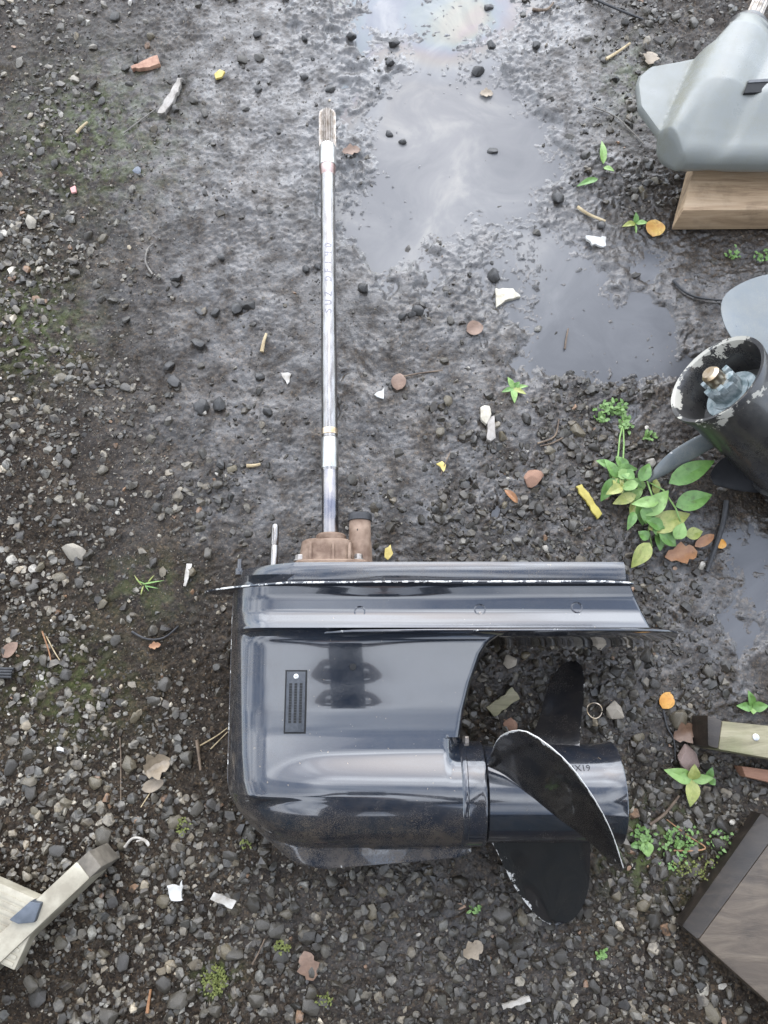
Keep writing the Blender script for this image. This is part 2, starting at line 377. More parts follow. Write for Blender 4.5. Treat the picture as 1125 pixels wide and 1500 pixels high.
def tube_data(pts, rad, n=10, caps=True):
    pts = [Vector(p) for p in pts]; k = len(pts)
    rad = [rad] * k if isinstance(rad, (int, float)) else rad
    V, Fc = [], []; prev = None
    for i, p in enumerate(pts):
        d = (pts[min(i + 1, k - 1)] - pts[max(i - 1, 0)])
        d = d.normalized() if d.length > 1e-9 else Vector((0, 0, 1))
        if prev is None: a = d.orthogonal().normalized()
        else:
            a = prev - d * prev.dot(d); a = a.normalized() if a.length > 1e-6 else d.orthogonal().normalized()
        prev = a; bb = d.cross(a)
        for j in range(n):
            q = 2 * math.pi * j / n; V.append(p + (a * math.cos(q) + bb * math.sin(q)) * rad[i])
    for i in range(k - 1):
        for j in range(n):
            Fc.append((i * n + j, i * n + (j + 1) % n, (i + 1) * n + (j + 1) % n, (i + 1) * n + j))
    if caps: Fc.append(tuple(range(n))[::-1]); Fc.append(tuple(range((k - 1) * n, k * n)))
    return V, Fc
def lathe_data(org, ax, prof, n=40, closed=False, ref=None):
    """prof: list of (distance along axis, radius); the ends close themselves if radius 0"""
    org = Vector(org); ax = Vector(ax).normalized()
    a = Vector(ref) if ref is not None else ax.orthogonal(); a = (a - ax * a.dot(ax)).normalized(); bb = ax.cross(a)
    V, Fc = [], []
    for (s, r) in prof:
        for j in range(n):
            q = 2 * math.pi * j / n; V.append(org + ax * s + (a * math.cos(q) + bb * math.sin(q)) * r)
    k = len(prof)
    for i in range(k - 1 if not closed else k):
        i2 = (i + 1) % k
        for j in range(n): Fc.append((i * n + j, i * n + (j + 1) % n, i2 * n + (j + 1) % n, i2 * n + j))
    if not closed: Fc.append(tuple(range(n))[::-1]); Fc.append(tuple(range((k - 1) * n, k * n)))
    return V, Fc
def prism(poly, d):
    """poly: world points of one face, pushed by vector d"""
    d = Vector(d); n = len(poly); poly = [Vector(p) for p in poly]
    V = poly + [p + d for p in poly]
    Fc = [tuple(range(n)), tuple(range(2 * n - 1, n - 1, -1))] + [(i, i + n, (i + 1) % n + n, (i + 1) % n) for i in range(n)]
    return V, Fc
def boxd(c, h, ax=None):
    c = Vector(c); X, Y, Z = ax or (Vector((1, 0, 0)), Vector((0, 1, 0)), Vector((0, 0, 1)))
    poly = [c + X * (sx * h[0]) + Y * (sy * h[1]) - Z * h[2] for sx, sy in ((-1, -1), (1, -1), (1, 1), (-1, 1))]
    return prism(poly, Z * (2 * h[2]))
def join(*ds):
    V, Fc = [], []
    for v, f in ds:
        k = len(V); V += list(v); Fc += [tuple(i + k for i in q) for q in f]
    return V, Fc
def interp(x, tab):
    return np.interp(x, [a for a, _ in tab], [b for _, b in tab])

# ------------------------------------------------------------------ ground: one sheet out to the horizon
def axis(lo, hi, step, far):
    core = np.arange(lo, hi + 1e-6, step); o, s, p = [], step, 0.0
    while p < far: s *= 1.35; p += s; o.append(p)
    o = np.array(o); return np.concatenate([lo - o[::-1], core, hi + o])
gx = axis(-.86, .86, .0024, 260); gy = axis(-.46, 1.42, .0024, 260)
GX, GY = np.meshgrid(gx, gy)
GZ = height(GX.ravel(), GY.ravel())
pud, wet, gra = fields(GX.ravel(), GY.ravel())
gpx, gpy = pix(np.clip(GX.ravel(), -3, 3), np.clip(GY.ravel(), -.9, 3))
moss = np.clip(blobs(gpx, gpy, [(130, 200, 110, 90, .8), (40, 480, 80, 70, .9), (315, 1435, 28, 26, 1.6), (960, 1240, 70, 60, 1.2), (100, 1010, 90, 70, .6), (925, 120, 40, 60, .6), (215, 860, 60, 40, .5)]), 0, 1)
gsilt_glare = np.clip(blobs(gpx, gpy, [(640, 110, 260, 190, 1.2), (500, 280, 110, 170, .6), (720, 320, 170, 120, .7), (330, 330, 130, 250, .06), (300, 80, 200, 120, .10), (860, 430, 120, 90, .35), (90, 60, 160, 160, .3)]), 0, 1)  # silty mud mask, weighted at top centre to paint in sky glare
def grid_mesh(name, nx, ny, xyz, mat, attrs):
    me = bpy.data.meshes.new(name); n = nx * ny
    me.vertices.add(n); me.vertices.foreach_set('co', xyz.astype(np.float32).ravel())
    idx = np.arange(n).reshape(ny, nx)
    q = np.stack([idx[:-1, :-1], idx[:-1, 1:], idx[1:, 1:], idx[1:, :-1]], -1).reshape(-1, 4)
    me.loops.add(q.size); me.loops.foreach_set('vertex_index', q.ravel().astype(np.int32))
    me.polygons.add(len(q)); me.polygons.foreach_set('loop_start', (np.arange(len(q)) * 4).astype(np.int32))
    me.update(calc_edges=True)
    for k, a in attrs.items():
        at = me.attributes.new(k, 'FLOAT', 'POINT'); at.data.foreach_set('value', a.astype(np.float32))
    me.shade_smooth(); me.materials.append(M[mat])
    o = bpy.data.objects.new(name, me); COL.objects.link(o); return o
g = grid_mesh('ground', len(gx), len(gy), np.stack([GX.ravel(), GY.ravel(), GZ], -1), 'mud', {'wet': np.maximum(wet * np.clip(.70 + .50 * fbm(GX.ravel(), GY.ravel(), 26, 4, 401, .7), .2, 1), sstep(.2, .4, pud)), 'moss': moss, 'silt_glare': gsilt_glare})
tag(g, 'dark wet mud and grit yard surface', None, None, 'structure')
# puddle water: a level sheet the mud rises out of; only where a puddle is
wxs = np.arange(-.5, 1.0, .012); wys = np.arange(-.1, 1.5, .012)
WX, WY = np.meshgrid(wxs, wys); wp = fields(WX.ravel(), WY.ravel())[0].reshape(WX.shape)
keep = wp > .16
kf = keep[:-1, :-1] | keep[1:, :-1] | keep[:-1, 1:] | keep[1:, 1:]
idx = np.arange(WX.size).reshape(WX.shape)
q = np.stack([idx[:-1, :-1], idx[:-1, 1:], idx[1:, 1:], idx[1:, :-1]], -1)[kf]
used, inv = np.unique(q, return_inverse=True); q = inv.reshape(-1, 4)
wv = np.stack([WX.ravel()[used], WY.ravel()[used], np.full(len(used), WATER)], -1)
wpx, wpy = pix(wv[:, 0], wv[:, 1])
silt_glare = np.clip(blobs(wpx, wpy, [(560, 370, 70, 70, 1.4), (520, 310, 90, 60, .9), (640, 10, 240, 50, 1.2), (650, 180, 160, 200, .8), (580, 250, 80, 60, .7), (740, 330, 120, 80, .5)]), 0, 1)  # silty water mask; its paleness also paints in reflected sky
oil = np.clip(blobs(wpx, wpy, [(500, 90, 45, 90, 1.2), (600, 10, 190, 45, 1.3), (640, 60, 90, 40, .6)]), 0, 1)
o = mk('puddle', wv, q, 'water', smooth=True, sharp=0, attrs={'silt_glare': silt_glare, 'oil': oil}, origin=(0, 0, 0), fix=False)
tag(o, 'grey silty puddle with an oil film', None, None, 'structure')

# ------------------------------------------------------------------ pebbles
def hull(npts, sx, sy, sz, seed, rough=0.0):
    r = np.random.default_rng(seed); v = r.normal(size=(npts, 3)); v /= np.linalg.norm(v, axis=1)[:, None]
    v *= r.uniform(.86, 1.08, (npts, 1)); v *= np.array([sx, sy, sz])
    bm = bmesh.new()
    for p in v: bm.verts.new(p)
    res = bmesh.ops.convex_hull(bm, input=bm.verts)
    dead = list({e for e in res['geom_interior'] + res['geom_unused'] if isinstance(e, bmesh.types.BMVert)})
    if dead: bmesh.ops.delete(bm, geom=dead, context='VERTS')
    return bm
def hull_arrays(npts, seed):
    r = np.random.default_rng(seed + 500)
    bm = hull(npts, 1, r.uniform(.62, .95), r.uniform(.45, .8), seed)
    bmesh.ops.triangulate(bm, faces=bm.faces); bmesh.ops.recalc_face_normals(bm, faces=bm.faces)
    bm.verts.index_update()
    V = np.array([v.co[:] for v in bm.verts]); Fc = np.array([[v.index for v in f.verts] for f in bm.faces]); bm.free(); return V, Fc
MED = [hull_arrays(18, i) for i in range(14)]; SML = [hull_arrays(11, 40 + i) for i in range(10)]; GRT = [hull_arrays(7, 80 + i) for i in range(6)]
# places where no loose pebble may stand (things lying flat on the ground)
KEEP = []
def blocked(px, py):
    bad = np.zeros(px.shape, bool)
    for poly in KEEP:
        ins = np.zeros(px.shape, bool); n = len(poly)
        for i in range(n):
            x1, y1 = poly[i]; x2, y2 = poly[(i + 1) % n]
            if y1 == y2: continue
            c = ((y1 > py) != (y2 > py)) & (px < (x2 - x1) * (py - y1) / (y2 - y1) + x1); ins ^= c
        bad |= ins
    return bad
KEEP += [[(995, 240), (1300, 235), (1300, 350), (995, 350)], [(1022, 1035), (1300, 1055), (1300, 1145), (1022, 1105)],
         [(1112, 1185), (990, 1368), (1300, 1650), (1450, 1400)]]
OX = [None, None]
def scatter(name, lib, n, smin, smax, dens, label, sink=.50, x0=-.86, x1=.86, y0=-.46, y1=1.42, pale=.25):
    x = rng.uniform(x0, x1, n); y = rng.uniform(y0, y1, n)
    pud, wet, gra = fields(x, y); ppx, ppy = pix(x, y); OX[:] = [x, y]
    cl = np.clip(.55 + 1.15 * fbm(x, y, 8, 3, 311)  , .12, 1.5); cl = np.where(gra > .6, np.maximum(cl, .75), cl)
    k = (rng.uniform(size=n) < dens(pud, wet, gra) * (cl if name != 'grit' else 1)) & ~blocked(ppx, ppy)
    x, y, wet, gra = x[k], y[k], wet[k], gra[k]; n = len(x)
    z = height(x, y, False); s = smin + (smax - smin) * rng.uniform(size=n) ** 2.0
    kind = rng.integers(0, len(lib), n)
    a = rng.uniform(0, 6.283, n); tx = rng.normal(0, .35, n); ty = rng.normal(0, .35, n)
    dry = sstep(420, 120, ppx[k]); tone = np.exp(rng.normal(math.log(.066), .48, n)) * (1 - .35 * wet) * (1 + .35 * dry); warm = rng.uniform(-.08, .16, n)
    light = rng.uniform(size=n) < pale * (1 - .6 * wet); tone = np.where(light, tone * 1.55, tone)
    col = np.stack([tone * (1.12 + warm * .6), tone, tone * (.79 - warm * .6), np.ones(n)], -1)
    odd = rng.uniform(size=n); col[odd < .012, :3] = (.20, .12, .07); col[(odd > .012) & (odd < .018), :3] = (.36, .33, .28)
    VV, FF, CC = [], [], []; off = 0
    for kk, (V, Fc) in enumerate(lib):
        I = np.where(kind == kk)[0]
        if not len(I): continue
        v = V[None] * s[I][:, None, None] * .5
        cx, sn = np.cos(tx[I])[:, None], np.sin(tx[I])[:, None]
        yy = v[..., 1] * cx - v[..., 2] * sn; zz = v[..., 1] * sn + v[..., 2] * cx; xx = v[..., 0]
        cx, sn = np.cos(ty[I])[:, None], np.sin(ty[I])[:, None]
        xx, zz = xx * cx + zz * sn, -xx * sn + zz * cx
        cx, sn = np.cos(a[I])[:, None], np.sin(a[I])[:, None]
        xx, yy = xx * cx - yy * sn, xx * sn + yy * cx
        zz = zz + (z[I] + s[I] * .5 * (.62 - sink))[:, None]
        VV.append(np.stack([xx + x[I][:, None], yy + y[I][:, None], zz], -1).reshape(-1, 3))
        FF.append((Fc[None] + (np.arange(len(I)) * len(V))[:, None, None] + off).reshape(-1, 3)); off += len(I) * len(V)
        CC.append(np.repeat(col[I], len(V), 0))
    V = np.concatenate(VV); Fc = np.concatenate(FF); C_ = np.concatenate(CC)
    me = bpy.data.meshes.new(name); me.vertices.add(len(V)); me.vertices.foreach_set('co', V.astype(np.float32).ravel())
    me.loops.add(Fc.size); me.loops.foreach_set('vertex_index', Fc.ravel().astype(np.int32))
    me.polygons.add(len(Fc)); me.polygons.foreach_set('loop_start', (np.arange(len(Fc)) * 3).astype(np.int32)); me.update(calc_edges=True)
    at = me.attributes.new('col', 'FLOAT_COLOR', 'POINT'); at.data.foreach_set('color', C_.astype(np.float32).ravel())
    me.materials.append(M['gravel']); me.shade_smooth(); me.set_sharp_from_angle(angle=R(28))
    o = bpy.data.objects.new(name, me); COL.objects.link(o); tag(o, label, 'gravel', None, 'stuff'); print(name, n, len(Fc)); return o
scatter('gravel', MED, 40000, .0065, .0195, lambda p, w_, g_: .02 + 1.15 * np.clip(g_, 0, 1) ** 1.4, 'dark grey crushed gravel pressed into the mud')
scatter('fine_gravel', SML, 85000, .004, .010, lambda p, w_, g_: (.03 + .62 * np.clip(g_, 0, 1)) * (1 - .25 * w_) * (1 - .8 * sstep(.4, .8, p)), 'fine grey stone chippings between the larger gravel', sink=.3)
scatter('outer_gravel', SML, 26000, .006, .020, lambda p, w_, g_: .75 * np.ones_like(g_) * (~((np.abs(OX[0]) < .86) & (OX[1] > -.46) & (OX[1] < 1.42))), 'scattered grey gravel further out over the yard', x0=-1.9, x1=1.9, y0=-1.0, y1=2.6)
scatter('grit', GRT, 120000, .0015, .0045, lambda p, w_, g_: .6 * (1 - .30 * w_) * (1 - .85 * sstep(.4, .8, p)), 'tiny grit spread over the mud', sink=.2)

# individual larger stones
def stone_mesh(name, seed, mat):
    r = np.random.default_rng(seed + 900)
    bm = hull(20, 1, r.uniform(.66, .95), r.uniform(.5, .78), seed + 300)
    bmesh.ops.bevel(bm, geom=list(bm.edges), offset=.045, segments=1, affect='EDGES', clamp_overlap=True)
    bmesh.ops.recalc_face_normals(bm, faces=bm.faces)
    me = bpy.data.meshes.new(name); bm.to_mesh(me); bm.free()
    me.shade_smooth(); me.set_sharp_from_angle(angle=R(30)); me.materials.append(M[mat]); return me
STM = [stone_mesh('stone', i, 'stone') for i in range(16)]
placed = []
LAND = [(40, 1420, 'below the ladder rail'), (130, 1180, 'around the crumpled tan leaf'), (270, 1290, 'around the paper scraps'), (330, 1440, 'around the moss cushion'), (470, 1400, 'in the gravel under the black casing'), (720, 1400, 'in the gravel beyond the lower propeller blade'),
        (960, 1300, 'between the propeller and the weathered board'), (930, 1040, 'between the orange leaf and the propeller'), (690, 1000, 'inside the bay between casing and propeller'), (820, 700, 'around the yellow strip'), (660, 600, 'on the mud around the wood stub'),
        (150, 830, 'around the grass tuft'), (80, 960, 'around the black bundled strips'), (310, 720, 'beside the shift rod'), (200, 560, 'on the bare mud left of the driveshaft'), (60, 420, 'below the pink fragment'), (230, 120, 'around the grey split stick'), (60, 120, 'on the mossy ground past the reddish bark'),
        (960, 60, 'above the fin of the grey unit'), (940, 270, 'below the fin of the grey unit')]
def stone(x, y, d, label, group, mesh=None, cat='stone', name='stone', sink=.44, flat=1.0):
    o = bpy.data.objects.new(name, mesh or random.choice(STM)); COL.objects.link(o)
    s = d * .5; o.scale = (s, s, s * flat)
    o.location = (x, y, gz(x, y) + s * flat * (.62 - sink)); o.rotation_euler = (random.gauss(0, .25), random.gauss(0, .25), random.uniform(0, 6.28))
    placed.append((x, y, d))
    if label is None:
        ppx, ppy = pix(x, y)
        where = min(LAND, key=lambda q_: (q_[0] - ppx) ** 2 + (q_[1] - ppy) ** 2)[2]
        k = random.random(); tone, word = ((.050, 'dark grey') if k < .32 else (.095, 'mid grey') if k < .74 else (.165, 'pale tan grey'))
        tone *= random.uniform(.85, 1.15); wm = random.uniform(0, .10) + (.12 if k >= .78 else 0)
        o.color = (tone * .72 * (1.11 + wm * .5), tone * .72, tone * .72 * (.82 - wm), 1); label = '%s crushed stone lying %s' % (word, where); group = 'loose stones %s' % where
    else: tone = .042 * random.uniform(.75, 1.4); o.color = (tone * 1.03, tone, tone * .95, 1)
    return tag(o, label, cat, group)
# dark stones standing out of the shiny mud (photo positions)
for (px, py, d) in [(484, 133, 15), (515, 55, 17), (577, 62, 20), (701, 102, 22), (723, 218, 17), (816, 291, 24), (571, 92, 15), (446, 118, 14), (447, 60, 12), (785, 70, 14),
                    (590, 205, 12), (571, 193, 14), (533, 425, 18), (613, 457, 18), (602, 463, 12), (724, 402, 22), (590, 467, 14), (881, 330, 14), (448, 395, 13), (465, 391, 12),
                    (377, 55, 14), (378, 135, 14), (260, 408, 18), (325, 378, 14), (256, 562, 20), (297, 598, 22), (290, 505, 20), (292, 455, 16), (315, 458, 16), (345, 452, 20), (365, 448, 18),
                    (380, 552, 14), (392, 605, 16), (322, 594, 20), (246, 535, 18), (717, 7, 16), (720, 62, 16)]:
    p = P(px, py); stone(p.x, p.y, d / 1000 * 1.25, 'dark wet pebble standing up out of the shiny mud', 'dark pebbles in the shiny mud', sink=.22)
tag_gravel = (None, None)
big = [(170, 28, 30), (48, 1160, 30), (150, 1225, 34), (85, 1245, 30), (140, 1145, 28), (190, 1120, 26), (232, 745, 22), (195, 712, 22), (148, 438, 24), (124, 540, 22), (145, 575, 22), (293, 535, 16),
       (320, 712, 24), (340, 688, 22), (295, 758, 24), (152, 690, 24), (163, 740, 20), (305, 810, 26), (225, 825, 24), (238, 838, 22), (30, 785, 22), (60, 830, 24), (50, 862, 26), (150, 885, 24), (160, 935, 22),
       (170, 940, 26), (242, 1003, 28), (226, 1027, 30), (190, 1120, 34), (42, 1105, 28), (45, 1145, 28), (15, 1125, 30), (275, 1110, 26), (248, 1172, 26), (258, 1205, 28), (287, 1185, 28), (312, 1180, 26), (315, 1212, 24),
       (365, 1222, 32), (338, 1253, 30), (205, 1273, 24), (255, 1278, 26), (240, 1318, 26), (250, 1345, 26), (385, 1355, 28), (405, 1362, 30), (450, 1370, 32), (418, 1340, 24), (395, 1305, 26), (370, 1327, 28),
       (180, 1410, 30), (165, 1360, 24), (240, 1440, 30), (262, 1465, 36), (330, 1395, 30), (345, 1400, 32), (375, 1462, 30), (160, 1490, 34), (55, 1460, 36), (45, 1440, 30), (410, 1405, 30), (455, 1475, 34),
       (455, 1455, 26), (487, 1290, 24), (545, 1335, 28), (560, 1305, 22), (675, 1290, 30), (700, 1310, 28), (735, 1337, 34), (735, 1380, 28), (765, 1345, 24), (820, 1400, 28), (890, 1375, 26), (860, 1320, 20),
       (870, 1445, 26), (940, 1325, 24), (975, 1255, 26), (980, 1300, 26), (990, 1052, 40), (1055, 1210, 36), (1050, 1235, 34), (970, 1275, 30), (1020, 1190, 26), (955, 1345, 34), (990, 1410, 30), (1040, 1480, 34),
       (940, 1110, 26), (935, 1080, 26), (905, 1060, 26), (920, 1000, 24), (900, 985, 24), (880, 1010, 22), (830, 890, 26), (945, 960, 28), (790, 1000, 22), (770, 960, 20), (660, 990, 22), (630, 960, 22),
       (770, 617, 28), (845, 631, 34), (645, 635, 22), (685, 637, 22), (735, 640, 22), (655, 588, 24), (660, 470, 20), (650, 530, 20), (790, 745, 28), (805, 660, 24), (870, 655, 26), (880, 680, 24), (900, 705, 22), (840, 770, 26), (650, 745, 24), (640, 760, 22),
       (30, 95, 26), (90, 45, 26), (200, 90, 22), (185, 103, 22), (220, 55, 26), (150, 150, 22), (190, 125, 20), (285, 150, 24), (355, 90, 26), (380, 88, 26), (300, 170, 22), (258, 163, 22), (80, 240, 22), (60, 222, 26),
       (100, 318, 24), (150, 350, 26), (130, 345, 24), (15, 375, 22), (110, 400, 24), (165, 440, 22), (20, 445, 26), (25, 455, 22), (55, 485, 24), (30, 535, 22), (20, 660, 22), (90, 555, 26), (70, 600, 22), (100, 680, 26),
       (885, 90, 22), (915, 35, 26), (945, 20, 24), (950, 40, 22), (985, 65, 26), (1015, 35, 28), (1020, 70, 26), (990, 28, 24), (925, 160, 22), (930, 290, 20), (940, 280, 22), (960, 265, 22), (948, 270, 24), (920, 180, 18)]
for (px, py, d) in big:
    p = P(px, py); stone(p.x, p.y, d / 1000 * .82, *tag_gravel)
n = 0; tries = 0
while n < 95 and tries < 8000:
    tries += 1
    px, py = random.uniform(-10, 1135), random.uniform(0, 1500)
    p = P(px, py); f = fields(np.array([p.x]), np.array([p.y]))
    if random.random() > float(f[2][0]) ** 2 or blocked(np.array([px]), np.array([py]))[0]: continue
    if 330 < px < 930 and 820 < py < 1290: continue
    d = random.uniform(.014, .021)
    if any((p.x - a) ** 2 + (p.y - b_) ** 2 < ((d + e) * .55) ** 2 for a, b_, e in placed): continue
    stone(p.x, p.y, d, *tag_gravel); n += 1
def special(px, py, d, mat, label, flat=.7, seed=0, cat='stone', name='stone', sink=.2):
    p = P(px, py); return stone(p.x, p.y, d, label, None, stone_mesh(name, 60 + seed, mat), cat, name, sink, flat)
special(112, 812, .040, 'tanstone', 'flat tan stone, widest stone beside the grass tuft', .5, 1)
special(45, 327, .026, 'tanstone', 'rounded tan stone among pale gravel near the pink fragment', .8, 2)
special(780, 701, .036, 'brick', 'orange brown broken brick lump beside the small round puddle', .6, 3, 'brick', 'brick_fragment')
special(747, 1062, .024, 'brick', 'rusty red stone under the painted wood chip by the propeller', .7, 4)
special(880, 941, .030, 'palestone', 'pale cream stone just under the tip of the black plate', .6, 5)
special(897, 1041, .032, 'palestone', 'pale cream stone beside the thin wire ring', .6, 6)
special(1005, 1112, .042, 'pinkstone', 'smooth pinkish stone between brown leaf and seedling', .6, 7)
special(202, 252, .016, 'slate', 'small flat blue grey slate chip on smooth mud', .35, 8)
special(745, 968, .024, 'palestone', 'cream stone between the black leg and the propeller blade', .6, 9)

# ================================================================== black outboard lower unit, lying on its side
ZC = 0.088                                           # height of its centre plane above the ground
base = P(520, 1000, 0); base.z = 0
unit = root('outboard_lower_unit', 'glossy black outboard lower unit with long steel driveshaft and propeller, lying on the mud', 'outboard motor', base)
U0 = [(855, 343), (900, 340), (1000, 337), (1100, 334), (1140, 333), (1160, 336), (1172, 341), (1190, 352), (1210, 369), (1235, 398), (1255, 420), (1266, 436), (1272, 470)]
U1 = [(855, 903), (905, 925), (924, 933), (927.9, 934), (928.1, 752), (934, 728), (945, 712), (960, 702), (1000, 688), (1040, 678), (1079, 672), (1080, 673), (1092, 690), (1235, 690), (1248, 690), (1254, 683), (1262, 610), (1268, 530), (1272, 480)]
rows = np.concatenate([np.linspace(855, 927.8, 22), np.linspace(928.2, 960, 14), np.linspace(966, 1078.8, 24), np.linspace(1080.2, 1232, 44), np.linspace(1234, 1272, 14)])
NS = 84; sgrid = 0.5 - 0.5 * np.cos(np.linspace(0, math.pi, NS))
VC = P(520, 1161, ZC).y; RT = 0.0605
def ed(d, D): k = np.clip(d / D, 0, 1); return np.sqrt(np.clip(1 - (1 - k) ** 2, 0, 1))
def smax(a, b, k): h = np.clip(.5 + .5 * (a - b) / k, 0, 1); return b * (1 - h) + a * h + k * h * (1 - h)
_g = np.arange(850, 1280.5, .5)
_t = interp(_g, [(928, .0560), (945, .0530), (1000, .0490), (1040, .0475), (1070, .0492), (1100, .0535), (1140, .0592), (1161, .0605), (1280, .0605)])
_k = np.exp(-(np.linspace(-2, 2, 49)) ** 2); _k /= _k.sum(); _t = np.convolve(np.pad(_t, 24, mode='edge'), _k, 'valid')
def thick(py, v, u, u0, u1):
    d0, d1 = u - u0, u1 - u
    d1r = P(690, py, ZC).x - u
    tm = interp(py, [(855, .066), (866, .058), (885, .054), (905, .055), (920, .060), (928, .064)]) if py < 928 else float(np.interp(py, _g, _t)) + .010 * math.exp(-(py - 928) / 5.0)
    lead = ed(d0, .055)
    if py < 928: tail = ed(d1, .006)
    elif py < 1079.5: tail = (.78 + .22 * sstep(0, .34, d1r)) * (.25 + .75 * ed(d1, .007))
    else: tail = .78 + .22 * sstep(0, .34, d1r)
    ts = tm * lead * tail
    if py >= 1079.5: ts = ts * (1 - sstep(P(648, py, ZC).x, P(684, py, ZC).x, u))
    if py > 1161: ts = ts * np.clip(1 - (py - 1161) / 40, 0, 1)
    xn = P(333, py, ZC).x
    rr = RT * (1 - .05 * sstep(.30, 0, d1)) * ed(u - xn + .002, .13)
    tt = np.sqrt(np.clip(rr ** 2 - (v - VC) ** 2, 0, None))
    if py > 1195: sk = interp(py, [(1195, .014), (1235, .011), (1272, .003)]) * np.ones_like(u) * ed(d1 + .001, .012)
    else: sk = np.full_like(u, .002)
    if py < 980: T = ts
    else: T = smax(smax(ts, tt * sstep(1000, 1085, py), .012), sk, .005)
    T = T * ed(d0, interp(py, [(855, .012), (1100, .03), (1180, .045), (1230, .03), (1272, .008)]))
    if py > 1080.: pass
    else: T = np.maximum(T, 0)
    return np.maximum(T, .0012)
def case_T(px, py):
    u0, u1 = P(float(interp(py, U0)), py, ZC).x, P(float(interp(py, U1)), py, ZC).x
    q = P(px, py, ZC); return float(thick(py, q.y, np.array([q.x]), u0, u1)[0])
def on_case(px, py, lift=0.0):
    """point on the visible face of the casing under photo pixel (px, py)"""
    z = ZC + .04; bp = py
    for _ in range(12):
        q = P(px, py, z); a, b_ = pix(q.x, q.y, ZC); z = ZC + case_T(a, b_)
    q = P(px, py, z + lift); return q
V, D, Wr = [], [], []
for py in rows:
    u0, u1 = P(float(interp(py, U0)), py, ZC).x, P(float(interp(py, U1)), py, ZC).x
    v = P(500, py, ZC).y; u = u0 + (u1 - u0) * sgrid; T = thick(py, v, u, u0, u1)
    top = [(a, v, ZC + b_) for a, b_ in zip(u, T)]; bot = [(a, v, ZC - b_) for a, b_ in zip(u, T)][::-1]
    V += top + bot
    dst = np.clip(.10 + 1.0 * np.exp(-(u - u0) / .030) + (1.15 * sstep(1185, 1250, py)) + .55 * sstep(1120, 1230, py), 0, 1.2)
    D += list(dst) + list(dst[::-1])
    wr = .48 * np.exp(-((u - u0) / .004) ** 2) * (880 < py < 1120) + .30 * (py > 1266); Wr += list(wr + 0 * u) + list((wr + 0 * u)[::-1])
L2 = 2 * NS; Fc = []
for i in range(len(rows) - 1):
    for j in range(L2): Fc.append((i * L2 + j, i * L2 + (j + 1) % L2, (i + 1) * L2 + (j + 1) % L2, (i + 1) * L2 + j))
Fc.append(tuple(range(L2))); Fc.append(tuple(range((len(rows) - 1) * L2, len(rows) * L2)))
case = mk('gearcase', V, Fc, 'black', unit, sharp=48, attrs={'dust': D, 'wear': Wr})

def vplate(name, outline, py, pyb, mat, sharp=40, bev=.0016, dust=.35, edge=None):
    """plate standing across the leg: outline [(px, half width)] along it; spans rows py..pyb on the centre plane"""
    ya, yb = P(500, py, ZC).y, P(500, pyb, ZC).y
    xs = [P(px, (py + pyb) / 2, ZC).x for px, _ in outline]
    ring = [(x, h) for x, (_, h) in zip(xs, outline)] + [(x, -h) for x, (_, h) in zip(xs, outline)][::-1]
    nr = len(ring); ys = [ya, ya + (yb - ya) * .18, (ya + yb) / 2, ya + (yb - ya) * .82, yb]; ins = [bev, bev * .25, 0, bev * .25, bev]
    V, Wr_ = [], []
    for y, s in zip(ys, ins):
        for (x, h) in ring:
            hh = math.copysign(max(abs(h) - s, .0004), h); V.append((x, y, ZC + hh)); Wr_.append((edge or 0) * (1 if s < bev * .9 else .35))
    Fc = [(i * nr + j, i * nr + (j + 1) % nr, (i + 1) * nr + (j + 1) % nr, (i + 1) * nr + j) for i in range(4) for j in range(nr)]
    Fc += [tuple(range(nr)), tuple(range(4 * nr, 5 * nr))]
    return mk(name, V, Fc, mat, unit, sharp=sharp, attrs={'dust': [dust] * len(V), 'wear': Wr_})
def nose(x0, x1, h, n=14, p=.5): return [(x0 + (x1 - x0) * (k / n) ** 1.6, h * (k / n) ** (p * 1.6)) for k in range(n + 1)]
vplate('mounting_flange', [(a, max(b_, .002)) for a, b_ in nose(352, 440, .066)] + [(560, .069), (700, .070), (880, .068), (893, .066)], 838, 866, 'black', dust=.5, bev=.003)
vplate('splash_plate', [(a, max(b_, .001)) for a, b_ in nose(300, 430, .074, p=.62)] + [(560, .080), (700, .082), (860, .082), (893, .074), (903, .069)], 866.2, 869.6, 'black', dust=.4, edge=.58)
vplate('anti_ventilation_plate', [(a, max(b_, .001)) for a, b_ in nose(400, 520, .070, p=.7)] + [(620, .078), (760, .082), (900, .082), (950, .070), (972, .05), (984, .02), (986, .002)], 931, 935, 'black', dust=.3, edge=.26)
# raised ring marks and drain hole
for (px, py) in ((527, 896), (703, 893), (845, 890)):
    q = on_case(px, py, .0002); n_ = Vector((0, .05, 1)).normalized()
    V, Fc = lathe_data(q, n_, [(-.0012, .0052), (.0006, .0052), (.0009, .0060), (.0006, .0068), (-.0012, .0068)], 24, closed=True)
    mk('moulding_ring', V, Fc, 'black', case, attrs={'dust': [.2] * len(V), 'wear': [.1] * len(V)})
q = on_case(517, 977, .0003)
V, Fc = lathe_data(q, (0, 0, 1), [(-.003, .0040), (.0003, .0040), (.0006, .0034)], 20)
mk('drain_hole', V, Fc, 'hole', case)
